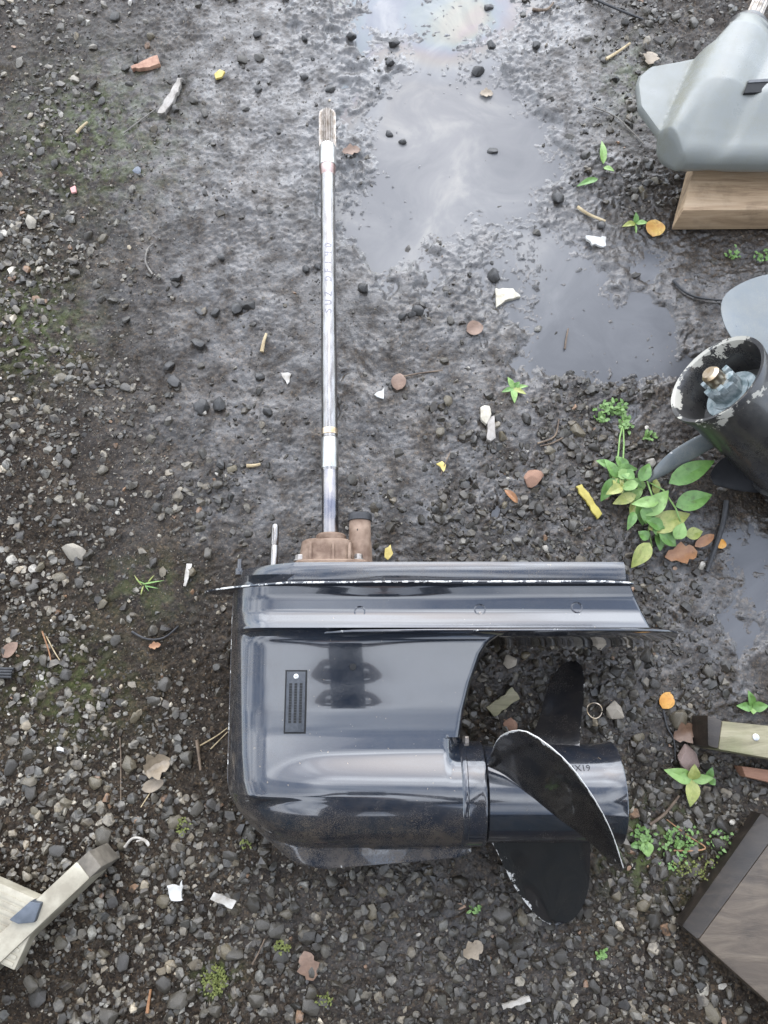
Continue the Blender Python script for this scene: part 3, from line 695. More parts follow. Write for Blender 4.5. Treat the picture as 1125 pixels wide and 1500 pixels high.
# water intake grille
q0 = on_case(433, 1028); hx = .0115; hy = abs(P(433, 983, q0.z).y - P(433, 1073, q0.z).y) / 2
e1, e2 = on_case(422, 1028), on_case(446, 1028); zt = max(on_case(446, 1000).z, on_case(446, 1060).z, on_case(422, 1000).z)
sl_ = math.atan2(e2.z - e1.z, e2.x - e1.x); s2 = on_case(433, 990); s3 = on_case(433, 1066); sv = math.atan2(s2.z - s3.z, s2.y - s3.y)
AX = Vector((math.cos(sl_), 0, math.sin(sl_))); AY = Vector((0, math.cos(sv), math.sin(sv))); AZ = AX.cross(AY).normalized(); axs = (AX, AY, AZ)
cen = (s2 + s3) / 2
V, Fc = boxd(cen + AZ * .0002, (hx + .0012, hy + .0012, .0012), axs); mk('recess', V, Fc, 'hole', case, bevel=.0004)
gr = mk('water_intake_grille', *boxd(cen + AZ * .0012, (hx - .0006, hy - .0006, .0014), axs), 'plastic', unit, bevel=.0006)
holes = []
for cidx in range(3):
    for k in range(15):
        c_ = cen + AX * ((cidx - 1) * .0060) + AY * (hy * .62 - k * hy * 1.22 / 14 - .002) + AZ * .0026
        holes.append(boxd(c_, (.0016, .0013, .0002), axs))
V, Fc = join(*holes); mk('intake_slots', V, Fc, 'hole', gr)['kind'] = 'stuff'
c_ = cen + AY * (hy * .82) + AZ * .0022
mk('screw', *lathe_data(c_, AZ, [(0, .0029), (.0010, .0029), (.0014, .0022), (.0014, 0.0010), (.0004, .0009)], 20), 'bright', gr)
c_ = cen + AY * (-hy * .84) + AZ * .0018
mk('dimple', *lathe_data(c_, AZ, [(0, .0034), (.0009, .0034), (.0010, .0028), (.0002, .0010)], 20), 'plastic', gr)
# bearing carrier, propeller
XA = lambda px: P(px, 1163, ZC).x
ORGP = Vector((0, VC, ZC))
mk('bearing_carrier', *lathe_data(ORGP, (1, 0, 0), [(XA(664), .050), (XA(672), .0585), (XA(674), .0594), (XA(679), .0594), (XA(680), .0588), (XA(699), .0584), (XA(702), .0590), (XA(705), .0586), (XA(706), .050)], 72), 'black', unit,
   attrs={'dust': [.35] * (72 * 9), 'wear': [.05] * (72 * 9)})
q = Vector((XA(683), VC + .0600, ZC + .012)); mk('trim_bolt', *lathe_data(q, (0, 1, .2), [(-.004, .0042), (.0035, .0042), (.0045, .0035)], 6), 'rustdark', unit, sharp=20)
prop = mk('propeller', *lathe_data(ORGP, (1, 0, 0), [(XA(706.6), .030), (XA(707), .0530), (XA(709), .0545), (XA(740), .0545), (XA(840), .0545), (XA(868), .0550), (XA(886), .0562), (XA(897), .0585), (XA(898.5), .0580), (XA(897), .0560), (XA(885), .050), (XA(800), .046), (XA(799), .012)], 72), 'black', unit,
   attrs={'dust': [.30] * (72 * 13), 'wear': [.05] * (72 * 13)})
prop['label'] = 'three bladed black propeller with chipped white edges'
def blade(name, A, B, mat, parent, t0=.004, camber=.0, na=26, nb=16, wearA=.3, wearB=.3, dust=.5, wt=.3):
    """surface between two edge lines (lists of world points, root to tip), given thickness along its normal"""
    def spl(pts, n):
        pts = [Vector(p) for p in pts]; L = [0]
        for i in range(1, len(pts)): L.append(L[-1] + max((pts[i] - pts[i - 1]).length, 1e-6))
        out = []
        for k in range(n):
            s = L[-1] * k / (n - 1); i = max(0, min(len(pts) - 2, int(np.searchsorted(L, s, 'right')) - 1))
            tt = (s - L[i]) / (L[i + 1] - L[i]); p0, p1, p2, p3 = pts[max(i - 1, 0)], pts[i], pts[i + 1], pts[min(i + 2, len(pts) - 1)]
            out.append(.5 * ((2 * p1) + (p2 - p0) * tt + (2 * p0 - 5 * p1 + 4 * p2 - p3) * tt ** 2 + (3 * p1 - p0 - 3 * p2 + p3) * tt ** 3))
        return out
    a, b_ = spl(A, na), spl(B, na)
    G = [[a[i].lerp(b_[i], j / (nb - 1)) for j in range(nb)] for i in range(na)]
    Nn = [[None] * nb for _ in range(na)]
    for i in range(na):
        for j in range(nb):
            du = G[min(i + 1, na - 1)][j] - G[max(i - 1, 0)][j]; dw = G[i][min(j + 1, nb - 1)] - G[i][max(j - 1, 0)]
            c_ = du.cross(dw); Nn[i][j] = c_.normalized() if c_.length > 1e-12 else (Nn[i - 1][j] if i else Vector((0, 0, 1)))
    V, We, Du = [], [], []
    for sgn in (1, -1):
        for i in range(na):
            for j in range(nb):
                k = j / (nb - 1); prof = 4 * k * (1 - k)
                th = (.0012 + t0 * prof ** .6) * (1 - .55 * i / (na - 1))
                V.append(G[i][j] + Nn[i][j] * (camber * prof + sgn * th * .5))
                tip = wt * (i / (na - 1)) ** 8
                We.append(max(wearA if j == 0 else 0, wearB if j == nb - 1 else 0, wearA * .5 if j == 1 else 0, tip)); Du.append(dust)
    o_ = na * nb; Fc = []
    for i in range(na - 1):
        for j in range(nb - 1):
            q_ = (i * nb + j, i * nb + j + 1, (i + 1) * nb + j + 1, (i + 1) * nb + j); Fc += [q_, tuple(x + o_ for x in q_[::-1])]
    for i in range(na - 1):
        for j in (0, nb - 1): Fc.append((i * nb + j, (i + 1) * nb + j, (i + 1) * nb + j + o_, i * nb + j + o_))
    for j in range(nb - 1):
        for i in (0, na - 1): Fc.append((i * nb + j, i * nb + j + 1, i * nb + j + 1 + o_, i * nb + j + o_))
    return mk(name, V, Fc, mat, parent, sharp=60, attrs={'dust': Du, 'wear': We})
pp = lambda L: [P(*q) for q in L]
blade('blade', pp([(770, 1110, .090), (777, 1085, .082), (790, 1052, .065), (800, 1015, .050), (812, 988, .036), (826, 972, .026), (838, 968, .020)]),
      pp([(848, 1110, .105), (849, 1085, .095), (852, 1050, .075), (855, 1020, .058), (856, 995, .042), (852, 976, .030), (843, 968, .022)]), 'blade', prop, .006, .003, dust=.4, wearA=.1, wearB=.45)
blade('blade', pp([(712, 1222, .098), (724, 1240, .086), (738, 1268, .070), (752, 1296, .052), (772, 1325, .036), (792, 1346, .024), (806, 1354, .018)]),
      pp([(864, 1222, .088), (865, 1240, .078), (864, 1270, .062), (862, 1300, .046), (852, 1330, .032), (836, 1349, .023), (815, 1355, .018)]), 'blade', prop, .006, -.004, dust=.25, wearA=.62, wearB=.1)
b3 = blade('blade', pp([(714, 1122, .140), (740, 1135, .142), (775, 1163, .145), (815, 1196, .142), (850, 1222, .132), (882, 1250, .130), (910, 1277, .150)]),
      pp([(720, 1104, .165), (733, 1078, .215), (770, 1071, .262), (823, 1108, .275), (863, 1158, .262), (894, 1214, .225), (913, 1272, .165)]), 'blade', prop, .007, -.005, nb=22, dust=.8, wearA=0, wearB=1.0, wt=.3)
b3['label'] = 'blade with a long white chipped edge'
# stamped size on the hub
def wrap_text(s, org, right, up, size, surf, mat, name, parent, depth=.0003):
    cu = bpy.data.curves.new(name, 'FONT'); cu.body = s; cu.size = size; cu.resolution_u = 2
    tmp = bpy.data.objects.new(name, cu); COL.objects.link(tmp); dg = bpy.context.evaluated_depsgraph_get()
    me = bpy.data.meshes.new_from_object(tmp.evaluated_get(dg)); bpy.data.objects.remove(tmp)
    Vs = [surf(v.co.x, v.co.y) for v in me.vertices]; Fs = [tuple(p.vertices) for p in me.polygons]
    return mk(name, Vs, Fs, mat, parent, smooth=False, fix=False)
xt = P(830, 1132, ZC + .05).x
def hubsurf(a, b_):
    ang = math.radians(30) + b_ / .0545
    return (xt + a, VC + math.sin(ang) * .0549, ZC + math.cos(ang) * .0549)
wrap_text('14X19', None, None, None, .0105, hubsurf, 'stamp', 'stamped_size', prop)
# driveshaft
S0, S1 = P(484, 800, ZC), P(479.5, 166, ZC); sd = (S1 - S0); SL = sd.length; sd.normalize()
def spos(py): return (P(482, py, ZC) - S0).dot(sd)
shaft = mk('driveshaft', *lathe_data(S0, sd, [(-.02, .0105), (spos(690), .0108), (spos(688.8), .0113), (spos(642), .0112), (spos(641), .0104), (spos(632), .0104), (spos(630), .0106), (spos(258), .0106)], 40), 'steel', unit)
mk('stained_band', *lathe_data(S0, sd, [(spos(790), .0106), (spos(789), .0109), (spos(691), .0109), (spos(690), .0106)], 40), 'blued', shaft)
mk('bearing_band', *lathe_data(S0, sd, [(spos(687), .0110), (spos(686), .0116), (spos(644), .0116), (spos(643), .0110)], 40), 'bright', shaft)
mk('collar', *lathe_data(S0, sd, [(spos(638), .0100), (spos(637.5), .0110), (spos(629), .0110), (spos(628.5), .0100)], 40), 'bronze', shaft)
mk('neck', *lathe_data(S0, sd, [(spos(259), .0104), (spos(258), .0108), (spos(247), .0120), (spos(244), .0122)], 40), 'brown_steel', shaft)
mk('plain_head', *lathe_data(S0, sd, [(spos(245), .0110), (spos(244.5), .0128), (spos(218), .0128), (spos(214), .0116)], 40), 'bright', shaft)
# splined end: 22 teeth
a_ = sd.orthogonal().normalized(); b2 = sd.cross(a_); nt_ = 22; V = []; Fc = []
prof = [(spos(217), 1.0), (spos(214), 1.0), (spos(170), 1.0), (SL, .93)]
for (s, k) in prof:
    for j in range(nt_ * 4):
        r_ = (.0128 if (j % 4) in (0, 1) else .0106) * k; qn = 2 * math.pi * (j + (.25 if j % 4 in (0, 2) else -.25)) / (nt_ * 4)
        V.append(S0 + sd * s + (a_ * math.cos(qn) + b2 * math.sin(qn)) * r_)
n4 = nt_ * 4
for i in range(3):
    for j in range(n4): Fc.append((i * n4 + j, i * n4 + (j + 1) % n4, (i + 1) * n4 + (j + 1) % n4, (i + 1) * n4 + j))
Fc += [tuple(range(n4)), tuple(range(3 * n4, 4 * n4))]
mk('spline', V, Fc, 'rustdark', shaft, sharp=20)
# hand-written marking up the shaft: strokes in a 1-high letter box, bent round the shaft
GL = {'S': [[(.55, .85), (.3, 1), (.08, .82), (.3, .55), (.5, .3), (.3, .02), (.02, .15)]], 'U': [[(.02, 1), (.04, .25), (.25, 0), (.48, .25), (.5, 1)]], 'Z': [[(.02, .95), (.5, 1), (.05, .05), (.58, 0)]],
      'D': [[(.08, 1), (.05, 0)], [(-.05, .95), (.4, .85), (.52, .45), (.3, .05), (0, 0)]], 'F': [[(.1, 1), (.05, 0)], [(.05, 1), (.5, 1)], [(.05, .55), (.4, .58)]], '1': [[(.2, 1), (.17, 0)]],
      '4': [[(.08, 1), (.05, .5), (.5, .48)], [(.42, 1), (.4, 0)]], '0': [[(.28, 1), (.05, .6), (.12, .08), (.34, 0), (.5, .4), (.45, .85), (.28, 1)]]}
def shaft_pt(s, h):
    ang = h / .0106; up = Vector((0, 0, 1)); lf = Vector((-1, 0, 0))
    return S0 + sd * s + (lf * math.sin(ang) + up * math.cos(ang)) * .01085
def marking(text, s0, step, hgt, wid):
    V, Fc = [], []
    s = s0
    for ch in text:
        if ch == ' ': s += step * .8; continue
        for st in GL[ch]:
            pts = []
            for (u_, v_) in zip(st[:-1], st[1:]):
                for k in range(5): pts.append((u_[0] + (v_[0] - u_[0]) * k / 5, u_[1] + (v_[1] - u_[1]) * k / 5))
            pts.append(st[-1]); base_ = len(V)
            for i, (a, b_) in enumerate(pts):
                p0, p1 = pts[max(i - 1, 0)], pts[min(i + 1, len(pts) - 1)]
                d = Vector((p1[0] - p0[0], p1[1] - p0[1])).normalized(); nx, ny = -d.y, d.x
                for sg in (-1, 1): V.append(shaft_pt(s + a * wid + sg * nx * .0007, (b_ - .5) * hgt + sg * ny * .0007))
            for i in range(len(pts) - 1): Fc.append((base_ + 2 * i, base_ + 2 * i + 1, base_ + 2 * i + 3, base_ + 2 * i + 2))
        s += step
    return V, Fc
V, Fc = marking('SUZ DF140', spos(464), (spos(354) - spos(464)) / 9.0, .0095, .0125)
mk('handwritten_marking', V, Fc, 'marker', shaft, smooth=False, fix=False)
# rusty water pump housing on the flange, water tube, shift rod, locating pin
FY = P(500, 838, ZC).y                                  # top face of the flange
def pump_ring(px0, px1, h, y, inset=0.0, n=10):
    x0, x1 = P(px0, 815, ZC + .02).x, P(px1, 815, ZC + .02).x; xc, rx = (x0 + x1) / 2, (x1 - x0) / 2 - inset; out = []
    for k in range(4 * n):
        a = 2 * math.pi * k / (4 * n); ca, sa = math.cos(a), math.sin(a); e = .42
        out.append(Vector((xc + rx * math.copysign(abs(ca) ** e, ca), y, ZC + (h - inset) * math.copysign(abs(sa) ** e, sa))))
    return out
def stack(rings):
    n = len(rings[0]); V = [p for r_ in rings for p in r_]
    Fc = [(i * n + j, i * n + (j + 1) % n, (i + 1) * n + (j + 1) % n, (i + 1) * n + j) for i in range(len(rings) - 1) for j in range(n)]
    return V, Fc + [tuple(range(n)), tuple(range((len(rings) - 1) * n, len(rings) * n))]
pump = mk('water_pump_housing', *stack([pump_ring(431, 547, .047, FY + .0024), pump_ring(431, 547, .047, FY + .006), pump_ring(433, 545, .045, FY + .008), pump_ring(437, 519, .038, FY + .0085), pump_ring(441, 516, .035, FY + .034), pump_ring(446, 512, .031, FY + .037)]), 'rust', unit, sharp=32)
for px in (455, 488, 512):
    x_ = P(px, 812, ZC + .035).x; mk('rib', *prism([(x_ - .002, FY + .006, ZC + .036), (x_ + .002, FY + .006, ZC + .036), (x_ + .0015, FY + .030, ZC + .034), (x_ - .0015, FY + .030, ZC + .034)], (0, 0, .0045)), 'rust', pump, bevel=.0008)
mk('gasket', *stack([pump_ring(428, 550, .050, FY + .00015), pump_ring(428, 550, .050, FY + .0022)]), 'rustdark', pump)
mk('seal_collar', *lathe_data((P(485, 800, ZC).x, FY + .036, ZC), (0, 1, 0), [(0, .0195), (.010, .0195), (.0125, .0175), (.0125, .0112)], 36), 'rust', pump)
tx_ = P(527, 800, ZC + .01).x
tubeo = mk('water_tube', *lathe_data((tx_, FY + .005, ZC + .008), (0, 1, 0), [(0, .0165), (.03, .0150), (.034, .0142), (.064, .0135), (.066, .0125), (.066, .010)], 30), 'rust', unit)
mk('rubber_grommet', *lathe_data((tx_, FY + .064, ZC + .008), (0, 1, 0), [(0, .0140), (.0005, .0152), (.009, .0150), (.010, .0135), (.010, .009), (.002, .008)], 30), 'rubber', tubeo)
mk('pin_hole', *lathe_data((tx_ - .002, FY + .050, ZC + .0211), (0, 0, 1), [(0, .0016), (.0006, .0016)], 12), 'hole', tubeo)
for (px, zz) in ((439, .030), (525, .034)):
    x_ = P(px, 815, ZC + zz).x
    mk('bolt', *join(lathe_data((x_, FY + .008, ZC + zz), (0, 1, 0), [(0, .0075), (.0015, .0075)], 20), lathe_data((x_, FY + .0095, ZC + zz), (0, 1, 0), [(0, .0054), (.0055, .0054), (.0065, .0046)], 6)), 'rustdark', pump, sharp=20)
rod = mk('shift_rod', *lathe_data((P(401, 830, ZC).x, FY, ZC), (0, 1, 0), [(0, .0050), (.034, .0050), (.035, .0043), (.036, .0050), (.060, .0048), (.062, .0040)], 16), 'steel', unit)
mk('rod_seal', *lathe_data((P(399, 830, ZC).x, FY + .0002, ZC), (0, 1, 0), [(0, .0095), (.004, .0095), (.006, .0070), (.008, .0060)], 20), 'rubber', unit)
for k in (-.0018, .0012):
    mk('groove', *boxd((P(401, 830, ZC).x + k, FY + .040, ZC + .0050), (.0004, .017, .0003)), 'rustdark', rod)
mk('locating_pin', *lathe_data((P(351, 830, ZC).x, FY - .004, ZC), (0, 1, 0), [(0, .006), (.008, .006), (.0085, .0036), (.020, .0032), (.021, .002)], 14), 'black', unit, attrs={'dust': [.6] * 70, 'wear': [0] * 70})

# ================================================================== grey lower unit on a plank (upper right)
pk = mk('plank', *prism([P(1000, 308, .052), P(1260, 306, .052), P(1290, 225, .052), P(1022, 222, .052)], (0, 0, -.049)), 'plank', bevel=.003)
tag(pk, 'pale sawn timber plank under the grey lower unit', 'plank')
ZG = .108; gb = P(1040, 160, 0); gb.z = 0
gu = root('grey_lower_unit', 'weathered grey outboard lower unit resting on a pale plank', 'outboard motor', gb)
A_, B_ = P(1112, 26, ZG + .03), P(1013, 247, ZG + .006); A_.z = B_.z = ZG; ga = (B_ - A_); GL_ = ga.length; ga.normalize(); gr_ = Vector((-ga.y, ga.x, 0))     # gr_ points to the strut side
if gr_.x < 0: gr_ = -gr_
sk = [(0, .0), (.30, .03), (.36, .070), (.42, .100), (.50, .112), (.62, .105), (1.0, .038)]
def loc2(px, py):
    q = P(px, py, ZG) - A_; return q.dot(ga) / GL_, q.dot(gr_)
skp = [loc2(1064, 55), loc2(1030, 88), loc2(990, 96), loc2(950, 103), loc2(934, 116), loc2(931, 128), loc2(935, 160), loc2(968, 205), loc2(1000, 248)]
# outline as polygon in (s, t): left boundary follows the skeg, right boundary runs off to the strut
ss = np.concatenate([np.linspace(0.0, .12, 8), np.linspace(.14, .88, 90), 1 - .115 * np.linspace(1, 0, 16) ** 2])
ob = sorted(skp, key=lambda a: a[0]); lefts = np.interp(ss, [a for a, _ in ob], [b_ for _, b_ in ob])
V, D, Wr = [], [], []; NT = 150
for s, lf in zip(ss, lefts):
    rgt = .30 if s > .14 else .055 + .245 * float(sstep(.06, .14, s)); tt = lf + (rgt - lf) * (np.linspace(0, 1, NT))
    rad = .054 * float(interp(s, [(0, .62), (.04, .78), (.15, .95), (.4, 1.0), (.85, 1.0), (.96, .93), (1, .86)]))
    bulge = np.sqrt(np.clip(rad ** 2 - (tt + .008) ** 2, 0, None))
    strut = .050 * sstep(-.02, .05, tt) * float(interp(s, [(0, .3), (.2, .8), (.6, 1), (1, .95)])) * (1 - .15 * sstep(.1, .3, tt))
    sg = np.full_like(tt, .0045)
    T = smax(smax(bulge, strut, .016), sg, .014) * ed(tt - lf + .0006, .004)
    for sgn in (1, -1):
        shr = .46 * float(sstep(.15, 1, s)); ends = float(ed(np.array([(1.0 - s) * GL_ + .0004]), .022)[0])
        row = [A_ + ga * (GL_ * s - shr * max(0, a + .02)) + gr_ * a + Vector((0, 0, sgn * min(b_, b_ * (1 - .55 * float(sstep(.50, 1, s)) * float(sstep(-.06, -.02, a))) * ends + .0015))) for a, b_ in zip(tt, T)]
        V += row if sgn > 0 else row[::-1]
    dd = np.clip(.35 + .6 * np.exp(-((tt + .055) / .012) ** 2), 0, 1); D += list(dd) + list(dd[::-1]); Wr += [.05] * (2 * NT)
L2 = 2 * NT; Fc = [(i * L2 + j, i * L2 + (j + 1) % L2, (i + 1) * L2 + (j + 1) % L2, (i + 1) * L2 + j) for i in range(len(ss) - 1) for j in range(L2)]
Fc += [tuple(range(L2)), tuple(range((len(ss) - 1) * L2, len(ss) * L2))]
gh = mk('gearcase', V, Fc, 'grey_unit', gu, sharp=50, attrs={'dust': D, 'wear': Wr})
mk('end_cap', *lathe_data(A_ + gr_ * -.006, -ga, [(-.02, .033), (.004, .033), (.006, .030), (.014, .028), (.016, .020)], 36), 'old_black', gu, attrs={'dust': [.5] * 180, 'wear': [.2] * 180})
V, Fc = [], []; n4 = 48; a_ = ga.orthogonal().normalized(); b2 = ga.cross(a_)
for s in (.012, .075):
    for j in range(n4):
        r_ = .0125 if (j % 4) in (0, 1) else .0108; qn = 2 * math.pi * j / n4; V.append(A_ + gr_ * -.006 - ga * s + (a_ * math.cos(qn) + b2 * math.sin(qn)) * r_)
Fc = [(j, (j + 1) % n4, n4 + (j + 1) % n4, n4 + j) for j in range(n4)] + [tuple(range(n4)), tuple(range(n4, 2 * n4))]
mk('propeller_shaft', V, Fc, 'rustdark', gu, sharp=20)
zs = ZG + .0475
slot = mk('slot', *prism([P(1090, 136, zs), P(1200, 131, zs), P(1200, 112, zs), P(1096, 119, zs)], (0, 0, -.004)), 'hole', gh)
mk('slot_lip', *prism([P(1096, 121, zs + .001), P(1200, 115, zs + .001), P(1200, 110, zs + .001), P(1097, 117, zs + .001)], (0, 0, -.003)), 'plastic', gh)

# ================================================================== scuffed propeller at the right edge
C0 = P(1049, 556, .165)                                  # centre of the open hub end
dax = Vector((-.74, .36, .50)).normalized()              # hub axis, out of the open end
rb = P(1090, 640, 0); rb.z = 0
op = root('scuffed_propeller', 'scuffed black propeller with a scraped pale hub rim and corroded nut', 'propeller', rb)
HR = .062
hub = mk('hub', *lathe_data(C0, dax, [(-.175, .030), (-.17, HR * 1.0), (-.03, HR * .97), (-.012, HR), (0, HR * 1.04), (.0015, HR * 1.03), (0, HR * .95), (-.012, HR * .86), (-.05, HR * .80), (-.052, .012)], 64), 'old_black', op,
         attrs={'dust': [.5] * 640, 'wear': np.repeat([0, .1, .1, .42, .52, .52, .50, .3, .1, 0], 64)})
mk('thrust_washer', *lathe_data(C0, dax, [(-.050, .030), (-.040, .036), (-.032, .034), (-.030, .024)], 40), 'corroded', op)
nut = mk('nut', *join(lathe_data(C0, dax, [(-.034, .025), (-.028, .025)], 24), lathe_data(C0, dax, [(-.028, .0205), (-.008, .0205), (-.004, .017)], 6)), 'corroded', op, sharp=25)
mk('shaft_end', *lathe_data(C0, dax, [(-.01, .0115), (.012, .0115), (.016, .0085)], 24), 'bronze', op)
for k in range(6):
    a = k * math.pi / 3 + .3; e1 = dax.orthogonal().normalized(); e2 = dax.cross(e1); c_ = C0 + dax * -.006 + (e1 * math.cos(a) + e2 * math.sin(a)) * .0175
    mk('castle_lug', *boxd(c_, (.004, .004, .006), (e1, e2, dax)), 'corroded', nut, bevel=.001)
blade('blade', pp([(1100, 545, .100), (1078, 505, .105), (1062, 478, .105), (1056, 450, .100), (1064, 430, .095), (1088, 414, .090), (1120, 403, .085), (1165, 398, .08)]),
      pp([(1150, 560, .085), (1160, 530, .090), (1175, 505, .090), (1185, 480, .090), (1195, 460, .088), (1200, 440, .085), (1200, 420, .083), (1195, 402, .08)]), 'old_blade', op, .006, .002, dust=.6, wearA=.2, wearB=.1)
blade('blade', pp([(1066, 618, .115), (1040, 630, .100), (1008, 646, .080), (980, 664, .062), (960, 684, .045), (948, 704, .030)]),
      pp([(1098, 640, .085), (1062, 648, .078), (1030, 664, .066), (1000, 682, .052), (972, 697, .040), (951, 706, .029)]), 'old_blade', op, .006, .002, dust=.9, wearA=.45, wearB=.1)
blade('blade', pp([(1105, 640, .060), (1092, 655, .055), (1075, 664, .048), (1058, 672, .040), (1046, 684, .030), (1040, 696, .022)]),
      pp([(1240, 660, .060), (1230, 690, .050), (1200, 712, .040), (1150, 722, .030), (1090, 720, .022), (1046, 710, .018)]), 'shaded_black', op, .006, -.002, dust=.0, wearA=.0, wearB=.0, wt=0)  # this blade's shade is painted in as near-black colour
mk('gearcase_end', *lathe_data(C0, dax, [(-.42, .02), (-.38, .05), (-.30, .066), (-.18, .066), (-.176, .05)], 48), 'old_black', op, attrs={'dust': [.4] * 240, 'wear': [0] * 240})

# ================================================================== timber and ladder
tb = P(1090, 1090, 0); tb.z = gz(tb.x, tb.y)
t1 = root('timber_offcut', 'greenish timber offcut with a dark wet end and a screw head', 'timber', tb)
X1 = P(1060, 1060, .06); 
top = [P(1058, 1056, .062), P(1290, 1080, .062), P(1290, 1140, .062), P(1052, 1098, .062)]
mk('block', *prism(top, (0, 0, -.060)), 'green_wood', t1, bevel=.003)
topd = [P(1036, 1047, .057), P(1058.5, 1055, .0618), P(1052.5, 1097.5, .0618), P(1037, 1093, .057)]
mk('wet_end', *prism(topd, (0, 0, -.054)), 'dark_wood', t1, bevel=.003)
q = P(1107, 1080, .0622); mk('screw_head', *lathe_data(q, (0, 0, 1), [(-.002, .0042), (.0008, .0042), (.0014, .003)], 16), 'bright', t1)
rw = mk('timber_strip', *prism([P(1086, 1122, .022), P(1290, 1150, .022), P(1290, 1185, .022), P(1092, 1138, .022)], (0, 0, -.026)), 'red_wood', bevel=.002)
tag(rw, 'reddish timber strip on the ground against the mossy offcut', 'timber')
bd = root('weathered_board', 'wide grey brown weathered board, dark along its worn edge', 'board', (*P(1090, 1360, 0)[:2], 0))
q0, q1, q2 = P(1006, 1362, .045), P(1122, 1196, .045), P(1140, 1482, .045)
dl, dr = (q1 - q0), (q2 - q0); 
L = lambda a, b_: q0 + dl * a + dr * b_
mk('face', *prism([L(0, .13), L(1.02, .16), L(1.02, 2.6), L(0, 2.6)], (0, 0, -.040)), 'old_board', bd, bevel=.003)
mk('worn_edge', *prism([L(0, 0.0) - Vector((0, 0, .016)), L(1.02, 0.0) - Vector((0, 0, .016)), L(1.02, .1596), L(0, .1296)], (0, 0, -.026)), 'dark_wood', bd, bevel=.003)
mk('split', *prism([L(.50, .62) + Vector((0, 0, .0004)), L(.82, .60) + Vector((0, 0, .0004)), L(.86, .65) + Vector((0, 0, .0004)), L(.60, .70) + Vector((0, 0, .0004))], (0, 0, -.002)), 'plank', bd)
ld = root('stepladder_end', 'dull aluminium ladder rail with a ribbed tread and grey bracket', 'ladder', (*P(40, 1360, 0)[:2], 0))
LA, LB = P(122, 1274, .075), P(-60, 1445, .075); ldir = (LB - LA).normalized(); lper = Vector((-ldir.y, ldir.x, 0)); lper = lper if lper.x > 0 else -lper
w2 = .0125
rail_poly = [LA - lper * w2, LA + lper * w2, LB + lper * w2 + ldir * .1, LB - lper * w2 + ldir * .1]
rail = mk('rail', *prism(rail_poly, (0, 0, -.062)), 'ladder', ld, bevel=.003)
mk('rubber_foot', *prism([LA - lper * .0122 - ldir * .017 - Vector((0, 0, .001)), LA + lper * .0122 - ldir * .017 - Vector((0, 0, .001)), LA + lper * .0122 + ldir * .001 - Vector((0, 0, .001)), LA - lper * .0122 + ldir * .001 - Vector((0, 0, .001))], (0, 0, -.064)), 'foot', ld, bevel=.002)
T0, T1 = P(66, 1323, .070), P(-80, 1258, .070); tdir = (T1 - T0).normalized(); tper = Vector((tdir.y, -tdir.x, 0)); tper = tper if tper.y < 0 else -tper
tr = mk('tread', *prism([T0, T1, T1 + tper * .075, T0 + tper * .075], (0, 0, -.022)), 'ladder', ld, bevel=.002)
for k in range(9):
    c_ = T0 + tper * (.008 + .0075 * k) + Vector((0, 0, .0008)); mk('rib', *prism([c_ + tdir * .004, c_ + tdir * .16, c_ + tdir * .16 + tper * .004, c_ + tdir * .004 + tper * .004], (0, 0, -.0015)), 'ladder', tr, smooth=False)
mk('bracket', *prism([P(12, 1348, .082), P(44, 1320, .082), P(60, 1323, .082), P(50, 1352, .082), P(26, 1354, .082)], (0, 0, -.030)), 'bracket', ld, bevel=.002)

# ================================================================== plants, leaves, litter
def leaf_data(p0, dirv, length, width, droop=.15, curl=.12, n=9, m_=5, shape='lance', thick=.0007, up=(0, 0, 1)):
    d = Vector(dirv).normalized(); up = Vector(up); sd_ = d.cross(up).normalized(); nn = sd_.cross(d).normalized(); V = []; p0 = Vector(p0)
    for lay in (0, 1):
        for i in range(n):
            s = i / (n - 1)
            if shape == 'lance': wv_ = max(.03, (math.sin(math.pi * min(1, s ** .8)) ** .85)) * (1 - .25 * s)
            elif shape == 'oval': wv_ = max(.05, math.sin(math.pi * s ** .9) ** .6)
            else: wv_ = max(.05, math.sin(math.pi * s) ** .7 * (1 + .28 * math.sin(s * 17)))
            for j in range(m_):
                k = (j / (m_ - 1)) * 2 - 1
                c = p0 + d * (length * s) + sd_ * (k * wv_ * width * .5) + nn * (abs(k) * curl * width * wv_ + droop * length * (math.sin(s * 2.6) * .6 - s * s * .8) - lay * thick + .02 * width * math.sin(9 * s + 3 * k))
                V.append(c)
    o_ = n * m_; Fc = []
    for i in range(n - 1):
        for j in range(m_ - 1):
            q_ = (i * m_ + j, i * m_ + j + 1, (i + 1) * m_ + j + 1, (i + 1) * m_ + j); Fc += [q_, tuple(x + o_ for x in q_[::-1])]
    ring = [j for j in range(m_)] + [i * m_ + m_ - 1 for i in range(1, n)] + [(n - 1) * m_ + j for j in range(m_ - 2, -1, -1)] + [i * m_ for i in range(n - 2, 0, -1)]
    for a, b_ in zip(ring, ring[1:] + ring[:1]): Fc.append((b_, a, a + o_, b_ + o_))
    return V, Fc
def gp(px, py, z=0): q = P(px, py, 0); return Vector((q.x, q.y, wz(q.x, q.y) + z))
def plant(name, label, cx, cy, leaves, stem=None, group=None):
    c = gp(cx, cy); r_ = root(name, label, 'plant', c, group)
    for (x0, y0, x1, y1, wd, z0, z1, mt) in leaves:
        a = P(x0, y0, c.z + z0); b_ = P(x1, y1, c.z + z1)
        mk('leaf', *leaf_data(a, b_ - a, (b_ - a).length, wd / 1000 * (1.4 if wd > 4 else 1), .10, .16), mt, r_)
    if stem:
        for st in stem: mk('stem', *tube_data([P(x, y, c.z + z) for x, y, z in st], .0012, 7), 'leaf_l', r_)
    return r_
